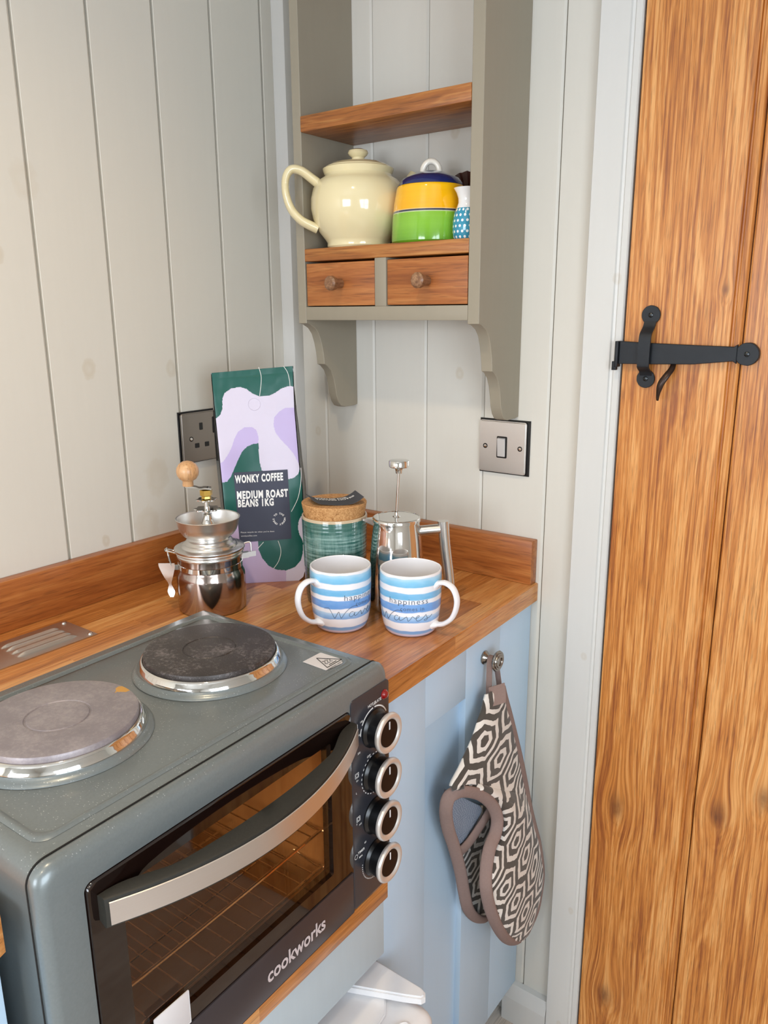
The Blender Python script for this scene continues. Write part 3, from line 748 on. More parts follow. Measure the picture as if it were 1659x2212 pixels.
# raised tray ridge on the top
bm = B(); ridge = [(x, y) for y, x in [(p[0], p[1]) for p in roundrect(W0 + .0240, -.0260, -.2860, -.0280, .014, 8)]]
path = [(x, y, OZT - .0004) for x, y in ridge]
tube(bm, path, .0022, 8, closed=True, flat=(1.5, .55), up=(0, 0, 1)); bm.free()
bm = B()
rr = []
for ins, h in ((-.0042, 0), (-.0020, .0016), (.0, .0020), (.0022, .0014), (.0040, .0), (.0052, -.0006)):
    rr.append([bm.verts.new((p[1], p[0], OZT + .00015 + h)) for p in roundrect(W0 + .0250 + ins, -.0270 - ins, -.2860 + ins, -.0290 - ins, .015)])
n = len(rr[0])
for a, b in zip(rr, rr[1:]):
    for i in range(n): bm.faces.new((a[i], a[(i + 1) % n], b[(i + 1) % n], b[i]))
bmesh.ops.recalc_face_normals(bm, faces=bm.faces)
ov.part('top_ridge', bm, M_oven, angle=60)

def W2L(x, y):
    dx, dy = x - OFx, y - OFy
    return (dx * cos(TH) + dy * sin(TH), -dx * sin(TH) + dy * cos(TH))
def hotplate(wx, wy, cast, dust):
    cx, cy = W2L(wx, wy); z0 = OZT
    bm = B(); lathe(bm, [(.0905, z0 + .0001), (.0895, z0 + .0018), (.0870, z0 + .0034), (.0845, z0 + .0050), (.0835, z0 + .0070), (.0800, z0 + .0071), (.05, z0 + .0071)], (cx, cy), 96)
    base = ov.part('hotplate_base', bm, M_oven, angle=60)
    bm = B(); lathe(bm, [(.0838, z0 + .0068), (.0836, z0 + .0085), (.0822, z0 + .0108), (.0806, z0 + .0140), (.0792, z0 + .0162), (.0780, z0 + .0166), (.0772, z0 + .0150), (.05, z0 + .0120)], (cx, cy), 96)
    ov.part('trim_ring', bm, M_chrome, parent=base, label='chrome ring', angle=60)
    bm = B(); pr = [(.0765, z0 + .0140), (.0768, z0 + .0205), (.0758, z0 + .0222), (.0740, z0 + .0226), (.0318, z0 + .0226), (.0308, z0 + .0216), (.0298, z0 + .0216), (.0288, z0 + .0226), (0, z0 + .0226)]
    lathe(bm, pr, (cx, cy), 128)
    g = G('cast_plate'); o_ = g.obj(); x_, y_, z_ = g.sep(o_)
    dx = g.math('SUBTRACT', x_, cx); dy = g.math('SUBTRACT', y_, cy)
    r_ = g.math('SQRT', g.math('ADD', g.math('MULTIPLY', dx, dx), g.math('MULTIPLY', dy, dy)))
    rings_ = g.math('SINE', g.math('MULTIPLY', r_, 2 * pi / .0012))
    d1 = g.noise(o_, 28, 4, .6); d2 = g.noise(o_, 700, 2, .5); d3 = g.noise(o_, 240, 3, .7)
    a = g.mix(d1, lin(cast[0]), lin(cast[1]))
    f = g.math('MULTIPLY', g.ramp(g.math('ADD', g.math('MULTIPLY', d3, .55), g.math('MULTIPLY', d1, .55)), [(dust - .10, 0.0), (dust + .08, 1.0)]), .34)
    f = g.math('ADD', f, g.math('MULTIPLY', g.math('GREATER_THAN', g.noise(o_, 900, 2, .5), .66), .22))
    a = g.mix(f, a, lin('b9b0ae'))
    if cast[2]:
        ex_, ey_ = W2L(cast[2][0], cast[2][1])
        ddx = g.math('SUBTRACT', x_, ex_); ddy = g.math('SUBTRACT', y_, ey_)
        rd = g.math('ADD', g.math('SQRT', g.math('ADD', g.math('MULTIPLY', ddx, ddx), g.math('MULTIPLY', g.math('MULTIPLY', ddy, ddy), .5))), g.math('MULTIPLY', g.noise(o_, 120, 3), .010))
        a = g.mix(g.math('LESS_THAN', rd, .0125), a, lin('d9a24a'))
    m_ = g.set(color=a, rough=.42, metal=.25, normal=g.bump(g.math('ADD', g.math('MULTIPLY', rings_, .35), d2), .22, .0003))
    ov.part('hotplate', bm, m_, parent=base, label='dark cast iron disc', angle=40)
hotplate(.4010, -.5860, ('2f2b2a', '4a4341', None), .67)
hotplate(.4035, -.7830, ('777074', 'a29a9e', (0.4082, -0.7089)), .60)

# warning sticker
def topP(px, py): return W2L(px, py)
ST = [(.0, .0)]
sx, sy = W2L(.505, -.4965)
bm = B()
stc = [(-.021, -.0195), (.0165, -.0215), (.0205, .006), (-.0015, .0200), (-.0205, .0120)]
prism(bm, [(sx + u, sy + v) for u, v in stc], 'z', OZT + .0002, OZT + .0005)
M_stk = plain('label_paper', 'dcd9da', rough=.4)
stk = ov.part('warning_sticker', bm, M_stk, label='white hot surface sticker')
bm = B()
def sl(u, v): return (sx + u, sy + v, OZT + .0007)
tri = [(.0135, -.0155), (.0135, .0120), (-.0135, -.0030)]
for i in range(3):
    a, b = tri[i], tri[(i + 1) % 3]; tube(bm, [sl(*a), sl(*b)], .0005, 4)
for k in (-.0045, 0, .0045):
    tube(bm, smoothpath([sl(.0075, -.002 + k), sl(.0045, -.004 + k), (sx + .001, sy + k, OZT + .0007), sl(-.0020, -.002 + k)], 4), .0004, 4)
tube(bm, [sl(.0105, -.008), sl(.0105, .005)], .0005, 4)
text_bm(bm, 'CAUTION: HOT SURFACE', .0034, lambda x, y: (sx + .0185 - y, sy - .0185 + x, OZT + .0007), .01)
ov.part('warning_print', bm, M_black, parent=stk)

# indicator lamp
bm = B(); lathe(bm, [(.0062, 0), (.0062, .0012), (.0052, .0018), (.0050, .0030), (.0035, .0045), (0, .0052)], n=28)
bmesh.ops.transform(bm, matrix=Matrix.Translation((.0068, -.0115, .2790)) @ Matrix.Rotation(radians(90), 4, 'Y'), verts=bm.verts)
ov.part('indicator_lamp', bm, plain('red_lens', '8c0a10', rough=.08, coat=.8, var=.2), label='red indicator lens')
# printed marks on the control panel
XPN = .0073
bm = B()
def fp(y, z): return (XPN, y, z)
def ftext(s, y, z, size, bold=.02): text_bm(bm, s, size, lambda a, b: (XPN, y + a, z + b), bold)
KC = [(-.0325, .2440), (-.0325, .1845), (-.0325, .1260), (-.0325, .0665)]
ftext('HOT PLATE', -.0445, .2745, .0052)
def arc(kc, r, a0, a1, w, dash=None):
    n = 40; 
    for i in range(n):
        if dash and i % dash[0] >= dash[1]: continue
        b0 = radians(a0 + (a1 - a0) * i / n); b1 = radians(a0 + (a1 - a0) * (i + (1.02 if not dash else .9)) / n)
        q = [fp(kc[0] + rr_ * cos(b), kc[1] + rr_ * sin(b)) for rr_, b in ((r, b0), (r, b1), (r + w, b1), (r + w, b0))]
        bm.faces.new([bm.verts.new(p) for p in q])
ov.part('panel_print', bm, M_white, parent=fas, smooth=False)
def icon(y, z):
    arc((y, z), .0018, 0, 360, .0006)
    for a, b in (((-.0032, -.0030), (.0032, -.0030)), ((.0032, -.0030), (.0032, .0030)), ((.0032, .0030), (-.0032, .0030)), ((-.0032, .0030), (-.0032, -.0030))):
        tube(bm, [fp(y + a[0], z + a[1]), fp(y + b[0], z + b[1])], .00025, 4)
def dial(): ov.part('dial_marking', bm, M_white, parent=fas, smooth=False)
bm = B(); arc(KC[0], .0262, 25, 88, .0018); arc(KC[0], .0262, 94, 150, .0018); arc(KC[0], .0262, 158, 178, .0016)
ftext('190', -.0345, .2735, .0036); ftext('140', -.0600, .2620, .0036); ftext('100', -.0655, .2470, .0034); ftext('230', -.0655, .2240, .0034); icon(-.0680, .2600); dial()
bm = B(); arc(KC[1], .0255, 40, 300, .0012, (2, 1)); ftext('OFF', -.0475, .2105, .0040); ftext('L', -.0700, .1740, .0036); ftext('Lo', -.0690, .1900, .0038); icon(-.0675, .1980); dial()
bm = B(); ftext('F', -.0700, .1320, .0036); ftext('grill', -.0650, .1290, .0034); icon(-.0660, .1390); dial()
bm = B(); arc(KC[3], .0265, 170, 300, .0014, (2, 1)); 
ftext('TIMER', -.0680, .0905, .0048); ftext('MIN.', -.0660, .0840, .0036); ftext('60', -.0550, .0980, .0036); arc((-.0715, .0895), .0026, 0, 360, .0006); dial()

# four knobs
M_silver = plain('satin_silver', 'e4e0dc', rough=.34, metal=.65, var=.03)
M_cap = plain('knob_face', '1c100e', rough=.35, var=.2, spec=.15)
for i, (ky, kz) in enumerate(KC):
    mt = Matrix.Translation((.0068, ky, kz)) @ Matrix.Rotation(radians(90), 4, 'Y')
    bm = B(); lathe(bm, [(0, 0), (.0238, 0), (.0240, .002), (.0222, .0040), (.0212, .0055), (.0222, .0185), (.0224, .0190), (0, .0190)], n=56)
    bmesh.ops.transform(bm, matrix=mt, verts=bm.verts); kb = ov.part('knob', bm, M_black)
    bm = B(); lathe(bm, [(.0222, .0178), (.0240, .0185), (.0249, .0205), (.0247, .0225), (.0236, .0242), (.0218, .0248), (.0198, .0244), (.0184, .0234), (.0174, .0224), (.0160, .0215)], n=56)
    bmesh.ops.transform(bm, matrix=mt, verts=bm.verts); ov.part('knob_ring', bm, M_silver, parent=kb, label='silver ring')
    bm = B(); lathe(bm, [(.0168, .0215), (.0168, .0226), (0, .0228)], n=48); bmesh.ops.transform(bm, matrix=mt, verts=bm.verts); ov.part('knob_face', bm, M_cap, parent=kb)
    bm = B(); box(bm, .0296, .0302, ky - .0011, ky + .0011, kz + .0050, kz + .0150, .0003); ov.part('pointer', bm, M_whitepl, parent=kb)

# oven door: frame, tinted glass, lower rail with lettering, bow handle
bm = B()
o_pts = roundrect(DYa, DYb, DZa + .003, DZb, .007); i_pts = roundrect(-.3875, -.1150, .0950, .2640, .003)
XA, XB = -.0060, .0080
Oa = [bm.verts.new((XA, y, z)) for y, z in o_pts]; Ob = [bm.verts.new((XB - .002, y, z)) for y, z in o_pts]
Oc = [bm.verts.new((XB, y * .996 - .001, (z - .15) * .99 + .15)) for y, z in o_pts]
Ib = [bm.verts.new((XB, y, z)) for y, z in i_pts]; Ia = [bm.verts.new((XA, y, z)) for y, z in i_pts]
n = len(o_pts)
for a, b in ((Oa, Ob), (Ob, Oc), (Oc, Ib), (Ib, Ia), (Ia, Oa)):
    for i in range(n): bm.faces.new((a[i], a[(i + 1) % n], b[(i + 1) % n], b[i]))
bmesh.ops.recalc_face_normals(bm, faces=bm.faces)
M_dglass = plain('black_door_glass', '180d0a', rough=.04, var=.25, coat=.3, spec=.7)
dd = ov.part('oven_door', bm, M_dglass, angle=50)
g = G('smoked_glass'); M_smoke = g.m; out_ = [n_ for n_ in g.t.nodes if n_.type == 'OUTPUT_MATERIAL'][0]; g.t.nodes.remove(g.b)
tr_ = g.n('ShaderNodeBsdfTransparent', {0: g.mix(g.noise(g.obj(), 5), lin('f2dcc4'), lin('f5e2cd'))}); gs_ = g.n('ShaderNodeBsdfGlossy', {0: (1, 1, 1, 1), 'Roughness': .02})
fc_ = g.n('ShaderNodeLayerWeight', {'Blend': .5}).outputs['Facing']; fr_ = g.math('ADD', .035, g.math('MULTIPLY', g.math('POWER', fc_, 4.0), .8)); mx_ = g.n('ShaderNodeMixShader', {0: fr_, 1: tr_.outputs[0], 2: gs_.outputs[0]}); g.t.links.new(mx_.outputs[0], out_.inputs[0])
bm = B(); box(bm, .0010, .0050, -.3885, -.1140, .0940, .2650); ov.part('glass_pane', bm, M_smoke, parent=dd, smooth=False)
bm = B(); box(bm, .0078, .0095, DYa + .002, DYb - .002, .0180, .0750, .0015); rail = ov.part('door_rail', bm, plain('plum_grey_rail', '4c464a', rough=.3, metal=.5, var=.05), parent=dd, label='plum grey lower rail')
bm = B(); text_bm(bm, 'cookworks', .0245, lambda a, b: (.0099, -.2300 + a * .86, .0370 + b), .022)
ov.part('door_lettering', bm, plain('pale_lettering', 'cfc3c4', rough=.4), parent=dd, smooth=False)
bm = B(); box(bm, .0082, .0088, -.3700, -.3300, .0760, .1130, .0008); 
ov.part('door_sticker', bm, M_stk, parent=dd, label='white sticker on the glass')
# bow handle
bm = B(); n = 40; pathf = []; HZ = .2585
for i in range(n + 1):
    t = i / n; y = -.4100 + (.3300 + .0020) * t; q = 1 - (2 * t - 1) ** 2
    pathf.append(Vector((.0170 + .0440 * q, y, HZ)))
pathb = []
for i in range(n + 1):
    t = i / n; y = -.4100 + .3320 * t; q = max(0, 1 - (2 * t - 1) ** 2)
    e = min(1, min(t, 1 - t) / .20); e = e * e * (3 - 2 * e)
    pathb.append(Vector((.0080 + (.0300) * e * q ** .6, y, HZ)))
zt, zb = HZ + .0135, HZ - .0130
rs = []
for a, b in zip(pathf, pathb):
    rs.append([bm.verts.new((a.x, a.y, zb)), bm.verts.new((a.x + .0008, a.y, HZ)), bm.verts.new((a.x, a.y, zt)), bm.verts.new((a.x - .002, a.y, zt + .0010)), bm.verts.new((b.x + .001, b.y, zt + .0010)), bm.verts.new((b.x, b.y, zt)), bm.verts.new((b.x, b.y, zb + .003)), bm.verts.new((a.x - .002, a.y, zb - .0010))])
k = len(rs[0])
for a, b in zip(rs, rs[1:]):
    for i in range(k): bm.faces.new((a[i], a[(i + 1) % k], b[(i + 1) % k], b[i]))
bm.faces.new(rs[0][::-1]); bm.faces.new(rs[-1]); bmesh.ops.recalc_face_normals(bm, faces=bm.faces)
hd = ov.part('door_handle', bm, M_blackm, parent=dd, angle=45)
bm = B(); fp_ = []
for i in range(n + 1):
    a = pathf[i]; t0 = pathf[max(i - 1, 0)]; t1 = pathf[min(i + 1, n)]; tg = (t1 - t0).normalized(); nr = Vector((abs(tg.y), -tg.x, 0)).normalized()
    yy = a.y + (.003 if i == 0 else -.003 if i == n else 0)
    p = Vector((a.x + (.0018 if i in (0, n) else 0), yy, 0)) + nr * .0018
    fp_.append((p, nr))
rs = [[bm.verts.new((p.x - nr.x * .001, p.y - nr.y * .001, HZ - .0108)), bm.verts.new((p.x, p.y, HZ - .0104)), bm.verts.new((p.x, p.y, HZ + .0104)), bm.verts.new((p.x - nr.x * .001, p.y - nr.y * .001, HZ + .0108))] for p, nr in fp_]
for a, b in zip(rs, rs[1:]):
    for i in range(4): bm.faces.new((a[i], a[(i + 1) % 4], b[(i + 1) % 4], b[i]))
bm.faces.new(rs[0][::-1]); bm.faces.new(rs[-1]); bmesh.ops.recalc_face_normals(bm, faces=bm.faces)
ov.part('handle_trim', bm, M_brush, parent=dd, label='brushed steel handle strip', angle=40)
# cavity liner and wire racks seen through the glass
bm = B()
xs, ya, yb, za, zb_ = -.285, -.400, -.100, .030, .285
vv = [bm.verts.new(p) for p in ((XA - .001, ya, za), (XA - .001, yb, za), (XA - .001, yb, zb_), (XA - .001, ya, zb_), (xs, ya, za), (xs, yb, za), (xs, yb, zb_), (xs, ya, zb_))]
for q in ((4, 5, 6, 7), (0, 1, 5, 4), (1, 2, 6, 5), (2, 3, 7, 6), (3, 0, 4, 7)): bm.faces.new([vv[i] for i in q])
cav_m = plain('oven_liner', 'e4c79c', rough=.45, metal=.0, var=.15)
# shell is hollowed for the liner
ov.part('cavity_liner', bm, cav_m, smooth=False)
def rack(z, name):
    bm = B(); rect = [(-.020, -.390), (-.020, -.112), (-.030, -.104), (-.26, -.104), (-.26, -.396), (-.030, -.396)]
    tube(bm, smoothpath([(x, y, z) for x, y in rect], 6, True), .0020, 8, closed=True)
    for i in range(13): y = -.378 + i * .0215; tube(bm, [(-.022, y, z + .001), (-.258, y, z + .001)], .0010, 6)
    for x in (-.09, -.17): tube(bm, [(x, -.396, z - .001), (x, -.104, z - .001)], .0014, 6)
    return ov.part(name, bm, M_chrome)
rack(.1350, 'wire_rack'); rack(.0850, 'wire_rack')
bm = B(); prof = [(-.020, -.392), (-.020, -.108), (-.265, -.108), (-.265, -.392)]
prism(bm, prof, 'z', .0560, .0580); ov.part('baking_tray', bm, plain('tray_metal', '8d7a60', rough=.35, metal=.7))

# ================================================================== COUNTER OBJECTS
ZT = .9002
# --- mugs
def mug_material(seed, az, rev):
    g = G('striped_mug_glaze'); o_ = g.obj(); x_, y_, z_ = g.sep(o_)
    wob = g.math('MULTIPLY', g.math('SUBTRACT', g.noise(g.map(o_, (1, 1, 1.5)), 22 + seed, 2, .5), .5), .055)
    t = g.math('ADD', g.math('DIVIDE', z_, .092), wob)
    wash = g.noise(g.map(o_, (1, 1, 3.5)), 48, 3, .6)
    edge = g.math('MULTIPLY', g.math('SUBTRACT', wash, .5), .03)
    t = g.math('ADD', t, edge)
    W_ = 'f1f1f6'
    c_ = g.ramp(t, [(.0, 'dcd6ee'), (.065, 'dcd6ee'), (.078, '7cb4e6'), (.12, '5f9fdd'), (.135, W_), (.255, W_), (.268, '6aa3e0'), (.31, '84b8ea'), (.36, 'b0d3f2'), (.372, W_), (.425, W_), (.437, '4f92da'), (.555, '5c9cde'), (.567, W_), (.630, W_), (.642, '59aede'), (.735, '6cb8e6'), (.747, W_), (.825, W_), (.838, '63b6e2'), (.91, '7cc6ec'), (.962, 'a9d6f0'), (.972, W_)])
    c_ = g.mix(g.math('MULTIPLY', wash, .18), c_, lin('ffffff'))
    sat = g.math('ADD', g.math('MULTIPLY', x_, x_), g.math('MULTIPLY', y_, y_))
    return g.set(color=c_, rough=.14, coat=.5, coat_rough=.05)
M_mugw = glaze('white_mug_glaze', 'eeedf0', rough=.12)
M_ink = plain('ink_grey', '56667a', rough=.4)
def cw(s):  # camera-facing azimuth helper
    pass
def make_mug(loc, haz, taz, label, seed):
    """haz handle azimuth (world, radians); taz azimuth where the lettering starts, running counter-clockwise seen from above"""
    t = Thing('mug', label, 'mug', loc, group='striped mugs on the worktop', local=True)
    op = [(0, .0015), (.0300, .0), (.0340, .0008), (.0368, .0040), (.0395, .0120), (.0418, .0250), (.0432, .0420), (.0440, .0620), (.0441, .0800), (.0438, .0910)]
    bm = B(); lathe(bm, op, n=96); t.part('mug_body', bm, mug_material(seed, 0, 0))
    bm = B(); lathe(bm, [(.0438, .0908), (.0434, .0922), (.0424, .0925), (.0416, .0915), (.0416, .075), (.0405, .040), (.0370, .014), (.0300, .0060), (0, .0050)], n=96); t.part('mug_interior', bm, M_mugw)
    d = Vector((cos(haz), sin(haz), 0))
    hp = [(.0405, .0735), (.0490, .0785), (.0590, .0790), (.0690, .0730), (.0745, .0600), (.0735, .0450), (.0670, .0300), (.0560, .0200), (.0470, .0165), (.0385, .0150)]
    path = smoothpath([d * r + Vector((0, 0, z)) for r, z in hp], 8); m_ = len(path)
    rad = [.0044 + .0040 * max(0, 1 - i / 7) + .0040 * max(0, 1 - (m_ - 1 - i) / 7) for i in range(m_)]
    bm = B(); tube(bm, path, rad, 16, flat=(1.35, .8), up=(-d.y, d.x, 0)); t.part('handle', bm, M_mugw)
    # lettering
    def cyl(s, z):
        # radius on the profile
        r = .044
        for (r0, z0), (r1, z1) in zip(op[1:], op[2:]):
            if z0 <= z <= z1: r = r0 + (r1 - r0) * (z - z0) / (z1 - z0)
        a = taz + s / .044; r += .0003
        return Vector((r * cos(a), r * sin(a), z))
    bm = B()
    text_bm(bm, 'happiness', .0120, lambda x, y: cyl(.0290 + x * 1.08, .0525 + y), -.006, spacing=1.15)
    text_bm(bm, 'comes in', .0082, lambda x, y: cyl(.0465 + x * 1.05, .0430 + y), -.004, spacing=1.12)
    strokes = [
        [(0, 13), (3, 14), (7, 13.8), (11, 6), (14, -.5), (15.5, 1), (18, 6), (20, 9), (21.5, 4), (23, -.5), (25, 2), (29, 8), (34, 13), (39, 16), (44, 16), (46, 14.5)],
        [(40, 7.5), (37, 8), (34.5, 5), (34.5, 2), (37, .5), (40.5, 3), (42, 7), (41.5, 3), (43, 1), (47, 3.5), (51, 7), (52, 6.5), (53, 2), (54, 1), (57, 4), (59, 7.5), (60.5, 7), (63, 4.5), (66, 5.5), (68.5, 8), (67, 9), (64.5, 6.5), (64.5, 2.5), (67, .8), (72, 3), (76, 7), (78, 9), (79, 6), (80.5, 3), (79, .5), (75.5, 1), (77, 2.5), (84, 4), (88, 7.5)]]
    for st in strokes:
        pth = smoothpath([Vector((a, b, 0)) for a, b in st], 5)
        tube(bm, [cyl(p.x * .00108 + .0, .0270 + p.y * .00100) for p in pth], .00034, 5)
    t.part('lettering', bm, M_ink, smooth=False)
    return t
# azimuth facing the camera from the mugs and the image-right direction
ca1 = atan2(-1.150 + .3324, 1.080 - .3914)
make_mug((.3914, -.3324, ZT), ca1 - radians(53), ca1 - radians(53) + radians(20), 'left one of the two blue striped mugs, its handle pointing left towards the grinder', 0)
ca2 = atan2(-1.150 + .2854, 1.080 - .4811)
make_mug((.4811, -.2854, ZT), ca2 + radians(58), ca2 - radians(80), 'right one of the two blue striped mugs, its handle pointing right to the worktop edge', 1)

# --- ceramic jar with cork lid and a dark card on it
JX, JY = .3154, -.2538
g = G('green_streaked_glaze'); o_ = g.obj(); x_, y_, z_ = g.sep(o_)
st = g.noise(g.map(o_, (10, 10, 160)), 1.4, 4, .65); dr_ = g.noise(g.map(o_, (70, 70, 9)), 1.6, 5, .75)
zz = g.math('DIVIDE', z_, .137)
f = g.math('ADD', g.math('MULTIPLY', st, .62), g.math('MULTIPLY', dr_, .43))
band = g.ramp(zz, [(0, 0.0), (.34, 0.0), (.48, .55), (.68, 1.0), (.84, .75), (.93, .15), (1.0, .1)])
c_ = g.ramp(zz, [(0, '1d2f2b'), (.4, '24473f'), (.8, '33665e'), (1.0, '2f5f55')])
c2 = g.ramp(f, [(.44, 0.0), (.66, 1.0)])
c_ = g.mix(g.math('MULTIPLY', g.math('MULTIPLY', c2, band), .8), c_, lin('a9c9c2'))
c_ = g.mix(g.math('GREATER_THAN', zz, .985), c_, lin('c7b294'))
M_jar = g.set(color=c_, rough=.14, coat=.6, coat_rough=.05, normal=g.bump(g.math('SINE', g.math('MULTIPLY', z_, 1100)), .25, .0006))
jr = Thing('storage_jar', 'round green glazed jar with a cork lid, between coffee bag and press', 'jar', (JX, JY, ZT))
bm = B(); prof = [(0, 0), (.0420, 0), (.0455, .003), (.0472, .012), (.0480, .040), (.0492, .080), (.0503, .120), (.0508, .1375), (.0500, .1392), (.0480, .1392), (.0465, .1370), (.0460, .120), (.040, .110)]
lathe(bm, [(r, ZT + z) for r, z in prof], (JX, JY), 80); jr.part('jar_body', bm, M_jar)
g = G('cork'); o_ = g.obj(); v1 = g.n('ShaderNodeTexVoronoi', {'Vector': o_, 'Scale': 420.0}).outputs['Distance']; n1 = g.noise(o_, 160, 4, .7)
c_ = g.ramp(g.math('ADD', g.math('MULTIPLY', n1, .7), g.math('MULTIPLY', v1, .4)), [(.3, '7d5026'), (.45, 'b5824d'), (.7, 'd0a06a')])
M_cork = g.set(color=c_, rough=.75, normal=g.bump(n1, .5, .001))
bm = B(); prof = [(0, .1280), (.0425, .1280), (.0440, .1300), (.0470, .1400), (.0500, .1560), (.0502, .1580), (.0492, .1592), (0, .1592)]
lathe(bm, [(r, ZT + z) for r, z in prof], (JX, JY), 80); jr.part('cork_lid', bm, M_cork, label='round cork lid')
# curled card
ccam = Vector((1.080 - JX, -1.150 - JY, 0)).normalized(); crt = Vector((-ccam.y, ccam.x, 0))
bm = B(); NU, NV = 30, 12; grid = []
def cardP(u, v):   # u 0..1 left to right, v 0..1 near to far
    w_ = .078; d_ = .046
    a = (u - .5) * w_ + (v - .5) * -.012; b = -(v - .64) * d_
    z = ZT + .1598 + .0008 + max(0, u - .72) ** 2 * .13 + max(0, .22 - u) ** 2 * .16 + .0008 * sin(u * 9)
    p = Vector((JX, JY, 0)) + crt * a + ccam * (b + .003 * sin(u * 3)); p.z = z; return p
for j in range(NV + 1): grid.append([bm.verts.new(cardP(i / NU, j / NV)) for i in range(NU + 1)])
for j in range(NV):
    for i in range(NU): bm.faces.new((grid[j][i], grid[j][i + 1], grid[j + 1][i + 1], grid[j + 1][i]))
ex = bmesh.ops.extrude_face_region(bm, geom=list(bm.faces))
bmesh.ops.translate(bm, verts=[q for q in ex['geom'] if isinstance(q, bmesh.types.BMVert)], vec=(0, 0, .0005))
bmesh.ops.recalc_face_normals(bm, faces=bm.faces)
cd = Thing('card', 'curled dark grey card with white lettering lying on the cork lid', 'card', (JX, JY, ZT + .16))
cdb = cd.part('card_sheet', bm, plain('card_grey', '3d3f45', rough=.6, var=.3, scale=500))
bm = B()
def ct(x, y):  # lettering in card coordinates (metres)
    p = cardP(.16 + x / .078, .55 + y / .046); p.z += .0011; return p
text_bm(bm, 'SCAN ME FOR', .0078, lambda x, y: ct(x, y + .0095), .03, xscale=1.0)
text_bm(bm, 'TASTING NOTES', .0078, lambda x, y: ct(x, y + .0015), .03, xscale=1.0)
cd.part('card_print', bm, M_white, smooth=False)

# --- coffee press
CX, CY = .4110, -.2220
cp = Thing('coffee_press', 'polished steel coffee press with raised plunger, standing behind the two mugs', 'coffee press', (CX, CY, ZT))
bm = B(); prof = [(0, .0), (.0405, .0), (.0420, .002), (.0424, .010), (.0420, .050), (.0405, .080), (.0380, .108), (.0358, .125), (.0350, .133), (.0352, .1365), (.0345, .1370), (.033, .1365), (.033, .12)]
lathe(bm, [(r, ZT + z) for r, z in prof], (CX, CY), 96); cp.part('press_body', bm, M_chrome, angle=50)
bm = B(); prof = [(.0345, .1345), (.0362, .1352), (.0364, .1400), (.0356, .1412), (.0340, .1418), (.0335, .1412), (.0060, .1420), (.0050, .1435), (.0024, .1440), (.0024, .1500)]
lathe(bm, [(r, ZT + z) for r, z in prof], (CX, CY), 96); ld = cp.part('press_lid', bm, M_chrome, angle=40)
rd = Vector((.0032, .0022, 0))
bm = B(); tube(bm, [(CX, CY, ZT + .140), (CX + rd.x, CY + rd.y, ZT + .2130)], .0021, 16); pr_ = cp.part('plunger_rod', bm, M_chrome)
bm = B(); prof = [(.0030, .2080), (.0050, .2085), (.0052, .2120), (.0060, .2155), (.0066, .2160), (.0070, .2175), (.0140, .2180), (.0150, .2190), (.0152, .2270), (.0145, .2280), (.0120, .2284), (0, .2286)]
lathe(bm, [(r, ZT + z) for r, z in prof], (CX + rd.x, CY + rd.y), 48); cp.part('plunger_knob', bm, M_chrome, parent=pr_, angle=40)
pc = Vector((1.080 - CX, -1.150 - CY, 0)).normalized(); pr = Vector((-pc.y, pc.x, 0))
def PP(a, z, b=0.0): return Vector((CX, CY, 0)) + pr * a + pc * b + Vector((0, 0, z))
bm = B(); tube(bm, [PP(.030, 1.0190), PP(.034, 1.0195), PP(.066, 1.0225)], .0078, 20)
hd = cp.part('handle_arm', bm, M_steel)
bm = B(); path = smoothpath([PP(.0705, 1.0350), PP(.0715, 1.020), PP(.0745, .990), PP(.0790, .955), PP(.0815, .9300)], 8)
tube(bm, path, .0085, 24); cp.part('handle_grip', bm, M_steel, parent=hd)
bm = B()   # pouring lip
q = [PP(-.030, 1.0400, .010), PP(-.030, 1.0400, -.010), PP(-.0540, 1.0395, 0), PP(-.031, 1.0270, .008), PP(-.031, 1.0270, -.008), PP(-.0535, 1.0360, 0)]
v = [bm.verts.new(p) for p in q]
for f_ in ((0, 2, 1), (3, 4, 5), (0, 3, 5, 2), (1, 2, 5, 4), (0, 1, 4, 3)): bm.faces.new([v[i] for i in f_])
bmesh.ops.recalc_face_normals(bm, faces=bm.faces); bmesh.ops.bevel(bm, geom=list(bm.edges), offset=.0012, segments=3, affect='EDGES')
cp.part('spout', bm, M_chrome)

# --- manual coffee grinder
GX, GY = .1820, -.3917
gr = Thing('coffee_grinder', 'steel hand coffee grinder canister with bowl, crank and wooden ball knob', 'coffee grinder', (GX, GY, ZT))
def GL(name, prof, mat, parent=None, n=80, angle=50, label=None):
    bm = B(); lathe(bm, [(r, ZT + z) for r, z in prof], (GX, GY), n); return gr.part(name, bm, mat, parent=parent, angle=angle, label=label)
M_can = steel('canister_steel', 'b3a49c', 0.13, scratch=.06)
can = GL('canister', [(0, 0), (.0490, 0), (.0510, .002), (.0514, .004), (.0512, .007), (.0518, .009), (.0520, .030), (.0520, .052), (.0510, .058), (.0485, .063), (.0478, .066), (.0478, .086), (.0470, .0865)], M_can)
GL('clamp_band', [(.0478, .0665), (.0486, .0670), (.0486, .0740), (.0478, .0745)], M_chrome, parent=can)
GL('collar_ring', [(.0478, .0835), (.0496, .0840), (.0500, .0860), (.0496, .0880), (.0488, .0890), (.0500, .0900), (.0512, .0915), (.0505, .0935), (.0480, .0940)], M_steel)
lidg = GL('lid', [(.0480, .0935), (.0520, .0938), (.0531, .0955), (.0528, .0972), (.0500, .0985), (.0420, .0992), (.0412, .1010), (.0405, .1030), (.0380, .1040), (.0360, .1055), (.0345, .1085), (.0325, .1095), (.0305, .1110), (.0300, .1140)], M_steel)
